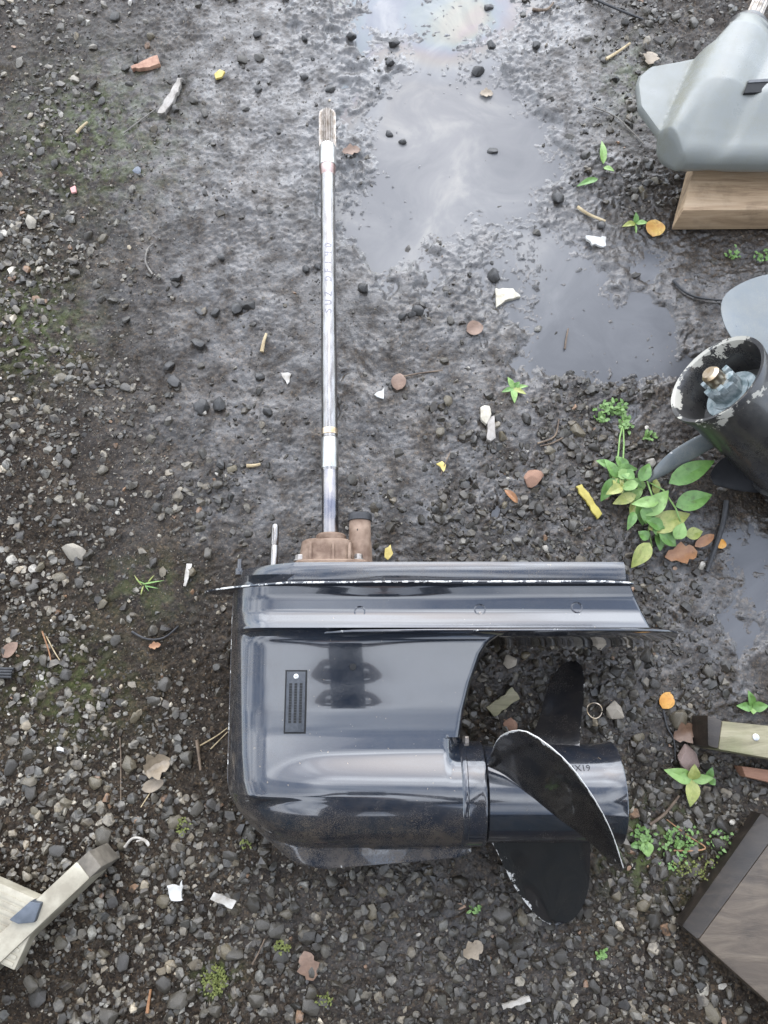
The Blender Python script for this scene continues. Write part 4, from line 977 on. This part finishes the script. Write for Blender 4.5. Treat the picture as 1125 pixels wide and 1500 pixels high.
plant('leafy_weed', 'broad leaved green weed sprawling below the scuffed propeller', 950, 740, [
    (905, 700, 886, 672, 12, .03, .035, 'leaf_g'), (900, 700, 880, 735, 14, .03, .015, 'leaf_g'), (905, 698, 925, 690, 12, .035, .04, 'leaf_l'), (912, 700, 910, 718, 12, .03, .03, 'leaf_g'),
    (938, 705, 952, 678, 14, .04, .045, 'leaf_g'), (935, 708, 908, 716, 12, .04, .03, 'leaf_l'), (932, 725, 897, 738, 13, .03, .015, 'leaf_y'), (930, 700, 905, 690, 12, .04, .035, 'leaf_g'),
    (980, 708, 1048, 674, 22, .05, .06, 'leaf_g'), (990, 742, 1044, 724, 22, .04, .045, 'leaf_g'), (965, 735, 925, 738, 13, .045, .04, 'leaf_l'), (945, 755, 980, 718, 20, .035, .045, 'leaf_l'),
    (945, 740, 947, 768, 14, .04, .03, 'leaf_g'), (950, 775, 1012, 752, 24, .025, .03, 'leaf_y'), (938, 735, 942, 770, 16, .03, .02, 'leaf_g'), (965, 780, 992, 800, 16, .03, .015, 'leaf_g'),
    (990, 790, 1002, 765, 15, .03, .035, 'leaf_l'), (950, 790, 935, 778, 12, .02, .02, 'leaf_g'), (952, 795, 925, 832, 18, .02, .01, 'leaf_y'), (1005, 785, 1030, 778, 14, .02, .02, 'leaf_y')],
    [[(948, 705, .03), (972, 718, .04), (990, 745, .04), (998, 768, .03)], [(955, 800, .002), (950, 775, .02), (960, 740, .04), (948, 705, .035)], [(905, 672, .02), (908, 640, .015), (912, 625, .01)], [(913, 672, .02), (914, 650, .015), (913, 628, .01)]])
weed = bpy.data.objects['leafy_weed']; cz = ORG['leafy_weed'].z
for k in range(26):
    t_ = random.random(); cx, cy = (905 + 70 * t_ + random.gauss(0, 12), 695 + 95 * t_ + random.gauss(0, 14)); an = random.uniform(0, 6.28); ln = random.uniform(20, 36); z0 = random.uniform(.012, .034)
    a = P(cx, cy, cz + z0); b_ = P(cx + ln * math.cos(an), cy + ln * .8 * math.sin(an), cz + z0 + random.uniform(-.010, .008))
    mk('leaf', *leaf_data(a, b_ - a, (b_ - a).length, random.uniform(.012, .020), .14, .2), random.choice(['leaf_g', 'leaf_g', 'leaf_l', 'leaf_y']), weed)
plant('seedling', 'small star shaped green seedling on bare mud near a wood stub', 752, 569, [(752, 569, 744, 552, 7, .004, .010, 'leaf_l'), (752, 569, 735, 574, 6, .004, .008, 'leaf_g'), (752, 569, 754, 590, 8, .004, .008, 'leaf_l'), (752, 569, 771, 577, 6, .004, .008, 'leaf_y'), (754, 568, 761, 559, 7, .004, .010, 'leaf_g'), (754, 568, 774, 565, 5, .004, .009, 'leaf_l')])
plant('seedling', 'pale green seedling beside the yellow orange leaf below the plank', 931, 325, [(931, 327, 912, 331, 8, .004, .010, 'leaf_y'), (931, 327, 950, 326, 7, .004, .010, 'leaf_l'), (931, 327, 932, 311, 7, .004, .014, 'leaf_g'), (931, 329, 932, 343, 4, .004, .002, 'leaf_l')])
plant('seedling', 'bright green rosette behind the mossy timber offcut', 1102, 1034, [(1102, 1036, 1080, 1034, 10, .006, .015, 'leaf_g'), (1102, 1036, 1126, 1034, 11, .006, .015, 'leaf_g'), (1102, 1034, 1097, 1012, 9, .006, .02, 'leaf_g'), (1102, 1037, 1104, 1046, 8, .006, .01, 'leaf_l')])
plant('seedling', 'four leaved seedling with pale blotched leaves by the pinkish stone', 1014, 1138, [(1014, 1142, 974, 1128, 15, .010, .02, 'leaf_l'), (1014, 1142, 1018, 1120, 13, .010, .02, 'leaf_y'), (1014, 1142, 1046, 1140, 10, .010, .015, 'leaf_l'), (1014, 1142, 1012, 1182, 15, .010, .012, 'leaf_y'), (1036, 1140, 1044, 1124, 8, .006, .012, 'leaf_g'), (1040, 1142, 1048, 1150, 8, .006, .010, 'leaf_g')])
plant('seedling', 'grey green limp leaf pair on the mud left of the grey unit', 882, 225, [(884, 240, 882, 205, 9, .004, .008, 'leaf_l'), (884, 245, 900, 250, 7, .003, .006, 'leaf_l'), (876, 262, 845, 272, 9, .003, .004, 'leaf_g')])
plant('grass_tuft', 'small tuft of green grass blades on the gravel', 215, 855, [(208, 858, 196, 842, 2.2, .003, .006, 'leaf_y'), (208, 856, 240, 850, 2.4, .003, .010, 'leaf_l'), (210, 858, 206, 872, 2.2, .003, .004, 'leaf_y'), (214, 856, 200, 850, 2, .003, .010, 'leaf_l'), (212, 858, 232, 862, 2.2, .003, .006, 'leaf_g'), (216, 854, 226, 842, 2, .003, .008, 'leaf_y'), (212, 856, 218, 866, 2, .003, .003, 'leaf_g')])
plant('seedling', 'limp broad green leaf on the rusty litter right of the hub', 948, 1240, [(945, 1232, 950, 1256, 13, .004, .006, 'leaf_l'), (938, 1236, 922, 1240, 7, .003, .005, 'leaf_g')])
# carpets of tiny weeds and moss (clusters too fine to count)
def tiny(name, label, spots, mat, size, n, kind='stuff'):
    ds = []
    for (cx, cy, rx, ry, k) in spots:
        for _ in range(int(n * k)):
            a = random.uniform(0, 6.28); r_ = math.sqrt(random.random()); q = gp(cx + rx * r_ * math.cos(a), cy + ry * r_ * math.sin(a))
            d = Vector((random.gauss(0, 1), random.gauss(0, 1), random.uniform(.0, .7)))
            ds.append(leaf_data(q + Vector((0, 0, random.uniform(.001, .007))), d, size * random.uniform(.6, 1.3), size * .62, .1, .1, 4, 3, 'oval', .0004))
    o = mk(name, *join(*ds), mat, fix=False); return tag(o, label, 'ground cover', None, kind)
tiny('weed_patch', 'tiny bright green weeds creeping at the puddle edge', [(895, 600, 24, 12, 1), (915, 622, 10, 10, .5), (950, 640, 7, 5, .2), (880, 612, 8, 10, .3)], 'weed', .008, 70)
tiny('weed_patch', 'tiny green weeds between stones right of the propeller hub', [(940, 1225, 16, 14, .8), (1000, 1225, 26, 16, .8), (1050, 1225, 18, 20, .6), (985, 1250, 25, 20, .4), (1060, 1265, 15, 25, .4), (880, 1395, 6, 6, .3), (695, 1330, 6, 6, .2), (1075, 370, 14, 8, .3), (1115, 375, 12, 10, .3)], 'weed', .006, 70)
tiny('moss_patch', 'yellow green moss cushions on the gravel', [(315, 1435, 18, 22, 1.6), (412, 1388, 12, 10, .4), (1040, 1075, 14, 20, .5), (1020, 1270, 40, 15, .6), (270, 1210, 8, 14, .3), (360, 1235, 8, 8, .2), (475, 1465, 12, 8, .3)], 'moss', .0035, 160)
def litter(name, label, cat, px, py, ang, length, width, mat, shape='oval', droop=.08, curl=.10, lift=.004):
    c = gp(px, py, lift); d = Vector((math.cos(R(ang)), math.sin(R(ang)), 0)); L_ = length / 1000
    h = max(gz(c.x + d.x * L_ * k, c.y + d.y * L_ * k) for k in (-.5, 0, .5)); c.z = max(h, WATER) + lift
    o = mk(name, *leaf_data(c - d * L_ / 2, d, L_, width / 1000, droop, curl, 9, 6, shape), mat); return tag(o, label, cat)
for a in [('fallen_leaf', 'bright orange leaf beside a grey stone right of the propeller', 'leaf', 974, 1026, 60, 24, 20, 'leaf_o'),
          ('fallen_leaf', 'curled brown leaf just above the pinkish stone', 'leaf', 1000, 1073, 25, 34, 24, 'leaf_b', 'ragged', .12, .25),
          ('fallen_leaf', 'yellow and orange leaf at the puddle edge below the plank', 'leaf', 958, 336, 75, 32, 30, 'leaf_yo'),
          ('fallen_leaf', 'dry tan leaf above the fin of the grey unit', 'leaf', 952, 88, 70, 28, 24, 'leaf_t', 'ragged'),
          ('fallen_leaf', 'round reddish brown leaf on mud below the cream chip', 'leaf', 695, 484, 20, 27, 24, 'leaf_b'),
          ('fallen_leaf', 'flat brown leaf with a stalk beside the driveshaft', 'leaf', 584, 560, 80, 28, 22, 'leaf_b'),
          ('fallen_leaf', 'crumpled tan leaf among twigs left of the black casing', 'leaf', 232, 1122, 30, 36, 30, 'leaf_t', 'ragged', .2, .45),
          ('fallen_leaf', 'pale brown leaf flat under the crumpled tan leaf', 'leaf', 225, 1150, 20, 30, 16, 'leaf_t', 'oval'),
          ('fallen_leaf', 'pinkish brown leaf on the gravel by black bundled strips', 'leaf', 16, 952, 50, 26, 17, 'leaf_b'),
          ('fallen_leaf', 'dull brown leaf half buried in gravel below the casing', 'leaf', 452, 1415, 110, 34, 24, 'leaf_b', 'ragged'),
          ('fallen_leaf', 'pale ragged leaf on wet gravel below the lower blade', 'leaf', 692, 1388, 30, 28, 20, 'leaf_t', 'ragged'),
          ('fallen_leaf', 'rust coloured leaf under the leafy weed', 'leaf', 998, 812, 10, 48, 26, 'leaf_r', 'ragged', .15, .2),
          ('fallen_leaf', 'long rust brown leaf tucked beside the leafy weed', 'leaf', 1032, 792, 30, 34, 14, 'leaf_r'),
          ('fallen_leaf', 'small orange leaf by the wet black strip', 'leaf', 1057, 796, 60, 15, 14, 'leaf_o'),
          ('fallen_leaf', 'small orange brown leaf by the curved black twig', 'leaf', 228, 946, 10, 16, 9, 'leaf_r', 'ragged'),
          ('fallen_leaf', 'muddy brown leaf sunk in mud by the shaft head', 'leaf', 515, 226, 10, 30, 18, 'leaf_b', 'ragged'),
          ('fallen_leaf', 'pale beige leaf in the puddle above the dark hole', 'leaf', 713, 135, 0, 22, 16, 'leaf_t', 'ragged'),
          ('fallen_leaf', 'curled orange brown leaf at the rim of the round puddle', 'leaf', 748, 728, 130, 26, 10, 'leaf_r', 'oval', .2, .4)]: litter(*a)
def slab(name, label, cat, pts, th, mat, z=.003, bev=.0008):
    rag = []
    for (xa, ya), (xb, yb) in zip(pts, pts[1:] + pts[:1]):
        rag.append((xa, ya)); L_ = math.hypot(xb - xa, yb - ya)
        for k in range(1, max(1, int(L_ / 5))):
            f_ = k / max(1, int(L_ / 5)); rag.append((xa + (xb - xa) * f_ + random.gauss(0, .8), ya + (yb - ya) * f_ + random.gauss(0, .8)))
    g0 = [P(x, y, 0) for x, y in rag]; zz = max(max(gz(q.x, q.y) for q in g0), WATER) + z
    # bare back face, then pushed down
    o = mk(name, *prism([(q.x, q.y, zz + random.uniform(0, .002)) for q in g0], (0, 0, -th)), mat, bevel=bev); return tag(o, label, cat)
slab('cream_chip', 'cream broken chip lying in the muddy puddle', 'fragment', [(726, 421), (752, 422), (763, 434), (740, 440), (727, 450)], .008, 'cream')
slab('white_chip', 'small bright white chip at the right side of the puddle', 'fragment', [(857, 347), (887, 349), (887, 362), (866, 361)], .005, 'white')
slab('white_chip', 'tiny white triangular chip left of the driveshaft', 'fragment', [(412, 547), (427, 548), (421, 564)], .003, 'whitedirty')
slab('white_chip', 'tiny white triangular chip right of the driveshaft', 'fragment', [(548, 580), (563, 569), (562, 586)], .004, 'white')
slab('paper_scrap', 'torn white paper scrap with a curled edge on the gravel', 'paper', [(249, 1294), (257, 1292), (267, 1295), (271, 1285), (272, 1315), (255, 1316)], .003, 'white', .012)
slab('paper_scrap', 'oblong off white paper scrap on the gravel', 'paper', [(316, 1304), (349, 1317), (342, 1329), (310, 1315)], .003, 'whitedirty', .012)
slab('plastic_strip', 'long pale plastic strip on the gravel below the lower blade', 'plastic', [(732, 1465), (757, 1457), (772, 1453), (775, 1461), (758, 1466), (735, 1473)], .004, 'whitedirty', .010)
slab('yellow_strip', 'yellow flat strip lying left of the leafy weed', 'strip', [(842, 714), (851, 711), (881, 754), (874, 762)], .004, 'yellow', .006)
slab('painted_wood_chip', 'yellow and grey painted wood chip by the propeller', 'wood chip', [(710, 1036), (738, 1018), (748, 1007), (759, 1024), (722, 1050)], .010, 'green_wood', .010)
slab('wood_stub', 'short grey wood stub with a cream lump on bare mud', 'wood chip', [(714, 620), (723, 612), (725, 645), (718, 650), (712, 648)], .010, 'drift', .006)
slab('cream_lump', 'cream lump on the head of the grey wood stub', 'fragment', [(702, 602), (715, 600), (718, 612), (711, 626), (704, 620)], .008, 'cream', .008)
slab('driftwood_stick', 'grey weathered split stick lying on the mud', 'stick', [(233, 172), (247, 148), (262, 122), (269, 121), (258, 150), (244, 172)], .008, 'drift', .006)
slab('bark_piece', 'reddish bark piece on the mud near the split stick', 'bark', [(194, 104), (215, 94), (233, 88), (237, 100), (222, 105), (196, 108)], .008, 'brick', .006)
slab('yellow_fragment', 'yellow crumb above the split grey stick', 'fragment', [(315, 113), (323, 107), (331, 110), (326, 117), (317, 120)], .004, 'yellowbit', .004)
slab('yellow_fragment', 'yellow leaf crumb on bare mud between shaft and round puddle', 'fragment', [(638, 682), (647, 678), (653, 683), (649, 694), (644, 686)], .002, 'yellowbit', .004)
slab('yellow_fragment', 'yellow crumb beside the rusty pump housing', 'fragment', [(564, 805), (572, 799), (576, 812), (568, 822), (563, 818)], .003, 'yellowbit', .006)
slab('splinter', 'pale forked splinter above the splash plate tip', 'splinter', [(270, 860), (273, 840), (275, 827), (283, 827), (279, 842), (274, 860)], .003, 'whitedirty', .005)
slab('pink_fragment', 'small pink fragment on the gravel', 'fragment', [(103, 276), (111, 273), (112, 281), (105, 283)], .004, 'pink', .004)
slab('white_chip', 'small white rectangular chip in the gravel below moss', 'fragment', [(87, 1094), (97, 1096), (97, 1101), (87, 1099)], .003, 'white', .006)
def twig(name, label, pts, rad, mat='twig', cat='twig', lift=.002):
    W = []
    for i, (x, y) in enumerate(pts):
        q = P(x, y); W.append(Vector((q.x, q.y, max(gz(q.x, q.y), WATER) + rad + lift)))
    # smooth
    S = []
    for i in range(len(W) - 1):
        p0, p1, p2, p3 = W[max(i - 1, 0)], W[i], W[i + 1], W[min(i + 2, len(W) - 1)]
        for k in range(4):
            tt = k / 4; S.append(.5 * ((2 * p1) + (p2 - p0) * tt + (2 * p0 - 5 * p1 + 4 * p2 - p3) * tt ** 2 + (3 * p1 - p0 - 3 * p2 + p3) * tt ** 3))
    S.append(W[-1])
    o = mk(name, *tube_data(S, [rad * (1 - .4 * i / len(S)) for i in range(len(S))], 7), mat); return tag(o, label, cat)
TW = [('twig', 'thin dark twig beside the grey split stick', [(183, 198), (208, 180), (230, 163)], .0013, 'twig_grey'),
      ('twig', 'curved dark twig on the mud above the black casing nose', [(193, 925), (215, 936), (240, 934), (262, 917)], .0016, 'rubber'),
      ('twig', 'long thin twig running down to the grey fin', [(868, 160), (900, 172), (925, 195), (942, 213)], .0013, 'twig_grey'),
      ('twig', 'straw coloured stick above the dry tan leaf', [(886, 92), (905, 78), (922, 66)], .0028, 'straw'),
      ('twig', 'dark bent rod at the puddle beyond the shaft', [(780, 13), (800, 15), (811, 3)], .0028, 'twig'),
      ('twig', 'black rod on the mud beyond the grey unit', [(860, -3), (890, 12), (940, 33)], .0026, 'rubber'),
      ('twig', 'thin brown twig joined to the flat brown leaf', [(592, 553), (615, 548), (648, 545)], .0014, 'twig'),
      ('twig', 'short upright twig sticking out of the puddle', [(828, 510), (830, 495), (833, 480)], .0016, 'twig'),
      ('twig', 'straw stub lying left of the driveshaft', [(384, 517), (387, 503), (391, 491)], .0030, 'straw'),
      ('twig', 'short tan chip of stick among stones by the shaft', [(362, 683), (372, 683), (382, 681)], .0030, 'straw'),
      ('twig', 'forked pine needle left of the crumpled tan leaf', [(176, 1080), (177, 1110), (178, 1172)], .0009, 'twig'),
      ('twig', 'long pine needle below the crumpled tan leaf', [(247, 1133), (225, 1155), (208, 1182)], .0010, 'straw'),
      ('twig', 'pine needle pointing at the casing edge from below', [(294, 1092), (318, 1078), (334, 1066)], .0010, 'straw'),
      ('twig', 'pair needle touching the casing edge', [(309, 1097), (322, 1084), (334, 1072)], .0009, 'straw'),
      ('twig', 'short brown stick upright beside the casing', [(290, 1084), (292, 1105), (295, 1128)], .0024, 'twig'),
      ('twig', 'thin red brown needle on the left gravel', [(64, 925), (72, 955), (75, 975)], .0011, 'leaf_r'),
      ('twig', 'thin tan needle crossing the red brown needle', [(68, 932), (80, 955), (89, 970)], .0009, 'straw'),
      ('twig', 'bent brown stalk right of the hub among weeds', [(950, 1207), (970, 1193), (985, 1175), (993, 1165)], .0022, 'twig'),
      ('twig', 'thin reddish stalk among weeds above the weathered board', [(985, 1245), (1015, 1245), (1030, 1240), (1008, 1225), (975, 1200)], .0011, 'leaf_r'),
      ('twig', 'thin dark twig near the round puddle', [(645, 698), (652, 680), (659, 664)], .0011, 'twig'),
      ('twig', 'orange twig standing at the lower left gravel', [(217, 1482), (219, 1465), (222, 1448)], .0022, 'leaf_r'),
      ('twig', 'thin brown twig in the gravel right of the moss cushion', [(370, 1412), (380, 1393), (388, 1375)], .0012, 'twig'),
      ('twig', 'curved grey twig on the mud left of the shaft', [(224, 403), (214, 385), (217, 367), (225, 357)], .0016, 'twig_grey'),
      ('twig', 'brown twig on dark gravel between weed and round puddle', [(828, 640), (808, 650), (790, 655)], .0015, 'twig'),
      ('twig', 'long dark stalk lying by the yellow strip', [(786, 652), (812, 640), (818, 615)], .0016, 'twig'),
      ('twig', 'straw coloured sliver below the mud hole', [(845, 305), (862, 316), (886, 326)], .0028, 'straw'),
      ('twig', 'grass stalk lying on the gravel left of the split stick', [(113, 196), (121, 189), (130, 182)], .0026, 'straw')]
for a in TW: twig(*a)
twig('cable', 'thin black cable end lying beside the grey propeller blade', [(985, 412), (1000, 428), (1022, 438), (1062, 442)], .0024, 'rubber', 'cable')
twig('cable', 'wet black strip lying below the leafy weed', [(1062, 735), (1058, 770), (1045, 810), (1035, 838)], .0040, 'rubber', 'cable')
twig('string', 'knotted bit of white string on the gravel', [(185, 1240), (195, 1228), (207, 1226), (218, 1231), (221, 1237), (214, 1229), (203, 1231)], .0018, 'whitedirty', 'string', .010)
twig('cable', 'black tie strip running past the orange leaf', [(970, 1040), (975, 1065), (985, 1085), (988, 1120)], .0016, 'rubber', 'cable')
# bundle of black strips at the left edge
bs = root('strip_bundle', 'bundle of thin black strips on the gravel', 'strip', gp(8, 985))
for k in range(4):
    y_ = 979 + k * 4; a, b_ = gp(-40, y_, .008), gp(23 - k, y_ + 1, .008); mk('strip', *tube_data([a, (a + b_) / 2, b_], .0019, 8), 'rubber', bs)
# thin wire ring by the hub
c = gp(868, 1041, .012); V, Fc = [], []
ring = [c + Vector((math.cos(a) * .0098, math.sin(a) * .0098, .002 * math.sin(a * 2))) for a in np.linspace(0, 2 * math.pi * .97, 30)]
tag(mk('wire_ring', *tube_data(ring, .0007, 6), 'bronze'), 'thin tan wire ring between two propeller blades', 'ring')

# ================================================================== the photographer, mirrored in the glossy casing
def person():
    J = {'pelvis': ((0, -.52, .93), .150), 'belly': ((0, -.52, 1.08), .140), 'chest': ((0, -.51, 1.27), .155), 'neck0': ((0, -.49, 1.45), .075), 'neck': ((0, -.46, 1.52), .055), 'head': ((0, -.43, 1.62), .092), 'crown': ((0, -.42, 1.70), .078)}
    E = [('pelvis', 'belly'), ('belly', 'chest'), ('chest', 'neck0'), ('neck0', 'neck'), ('neck', 'head'), ('head', 'crown')]
    for sgn, n in ((-1, 'l'), (1, 'r')):
        J.update({'sh' + n: ((sgn * .18, -.49, 1.41), .070), 'el' + n: ((sgn * .25, -.36, 1.13), .050), 'wr' + n: ((sgn * .105, -.135, 1.085), .030), 'pa' + n: ((sgn * .062, -.062, 1.068), .030),
                  'hi' + n: ((sgn * .095, -.52, .86), .100), 'kn' + n: ((sgn * .10, -.49, .49), .066), 'an' + n: ((sgn * .11, -.53, .10), .046), 'he' + n: ((sgn * .11, -.54, .045), .045), 'to' + n: ((sgn * .125, -.425, .035), .036)})
        E += [('chest', 'sh' + n), ('sh' + n, 'el' + n), ('el' + n, 'wr' + n), ('wr' + n, 'pa' + n), ('pelvis', 'hi' + n), ('hi' + n, 'kn' + n), ('kn' + n, 'an' + n), ('an' + n, 'he' + n), ('he' + n, 'to' + n)]
        for f in range(4):
            y = -.085 + .020 * f; J['f%d%s' % (f, n)] = ((sgn * .056, y, 1.050 + .005 * f), .009); J['g%d%s' % (f, n)] = ((sgn * .034, y + .004, 1.043 + .005 * f), .008)
            E += [('pa' + n, 'f%d%s' % (f, n)), ('f%d%s' % (f, n), 'g%d%s' % (f, n))]
        J['t0' + n] = ((sgn * .050, -.075, 1.092), .010); J['t1' + n] = ((sgn * .028, -.055, 1.092), .009); E += [('pa' + n, 't0' + n), ('t0' + n, 't1' + n)]
    keys = list(J); me = bpy.data.meshes.new('person'); me.from_pydata([J[k][0] for k in keys], [(keys.index(a), keys.index(b_)) for a, b_ in E], [])
    o = bpy.data.objects.new('person', me); COL.objects.link(o)
    mo = o.modifiers.new('skin', 'SKIN'); mo.use_smooth_shade = True
    if not me.skin_vertices: me.attributes.new('skin', 'FLOAT', 'POINT') if False else None
    return o, keys, J
def person_mesh():
    o, keys, J = person()
    sv = o.data.skin_vertices
    if len(sv) == 0:
        bm = bmesh.new(); bm.from_mesh(o.data); bm.verts.layers.skin.verify(); bm.to_mesh(o.data); bm.free(); sv = o.data.skin_vertices
    for i, k in enumerate(keys):
        r_ = J[k][1]; sv[0].data[i].radius = (r_, r_ * (.72 if k in ('pelvis', 'belly', 'chest') else 1)); sv[0].data[i].use_root = (k == 'pelvis')
    sb = o.modifiers.new('sub', 'SUBSURF'); sb.levels = sb.render_levels = 2
    dg = bpy.context.evaluated_depsgraph_get(); me = bpy.data.meshes.new_from_object(o.evaluated_get(dg)); bpy.data.objects.remove(o)
    for m_ in ('cloth', 'trouser', 'skin', 'boot'): me.materials.append(M[m_])
    for p in me.polygons:
        c = p.center
        p.material_index = 3 if c.z < .12 else 1 if c.z < .95 and c.y < -.3 else 2 if (c.z > 1.49 or c.y > -.14) else 0
        p.use_smooth = True
    return me
pr = root('person', 'person in dark clothes bending a phone over the parts, mirrored in the black casing', 'person', (0, -.5, 0))
me = person_mesh(); me.transform(Matrix.Translation((0, .5, 0))); po = bpy.data.objects.new('body', me); COL.objects.link(po); po.parent = pr; ORG[po.name] = ORG[pr.name]
hv, hf = lathe_data((0, -.445, 1.60), (0, -.12, 1), [(0, .085), (.03, .103), (.08, .104), (.12, .085), (.145, .045), (.15, .01)], 24)
mk('hair', [Vector((x, y if y < -.40 else -.40 + (y + .40) * .55, z)) for x, y, z in hv], hf, 'hair', po)
for sg in (-1, 1): mk('ear', *lathe_data((sg * .092, -.435, 1.61), (sg, 0, 0), [(0, .018), (.010, .022), (.014, .014)], 12), 'skin', po)
mk('nose', *tube_data([(0, -.345, 1.635), (0, -.325, 1.61), (0, -.335, 1.600)], [.008, .015, .010], 10), 'skin', po)
R3 = Matrix.Rotation(TILT, 3, 'X'); bk = R3 @ Vector((0, 0, 1)); upv = R3 @ Vector((0, 1, 0))
ph = mk('phone', *boxd(Vector((0, 0, CAMZ)) + bk * .016 - upv * .055, (.038, .080, .0045), (Vector((1, 0, 0)), upv, bk)), 'plastic', bevel=.003)
tag(ph, 'black phone held in the hands of the person in dark clothes', 'phone')

# ================================================================== shed added out of view behind the person: blocks sky, darkens reflections
ws = root('sky_blocker', 'dark corrugated shed added out of view behind the person to block sky', 'light blocker', (0, -3.6, 0))
xs_ = np.arange(-6, 6.001, .02); V, Fc = [], []
for x in xs_:
    y = -3.6 + .018 * math.cos(x * 2 * math.pi / .076 * .5)
    V += [(x, y, 0.0), (x, y, 3.2), (x, y - .2, 3.2), (x, y - .2, 0.0)]
nn_ = len(xs_)
for i in range(nn_ - 1):
    for k in range(4): Fc.append((i * 4 + k, i * 4 + (k + 1) % 4, (i + 1) * 4 + (k + 1) % 4, (i + 1) * 4 + k))
Fc += [(0, 1, 2, 3), tuple((nn_ - 1) * 4 + k for k in (3, 2, 1, 0))]
M['sheet'] = simple('dark_green_sheet_metal', (.020, .026, .024), (.035, .042, .038), 8, .55)
wl = mk('blocker_wall', V, Fc, 'sheet', ws, sharp=60)
mk('blocker_roof', *prism([(-6.2, -3.35, 3.2), (6.2, -3.35, 3.2), (6.2, -7.0, 4.0), (-6.2, -7.0, 4.0)], (0, 0, .08)), 'sheet', ws)
dr_ = mk('blocker_door', *boxd((1.8, -3.56, 1.05), (.5, .03, 1.05)), 'dark_wood', ws, bevel=.005)
mk('blocker_handle', *boxd((1.42, -3.51, 1.05), (.06, .02, .012)), 'bright', dr_, bevel=.003)
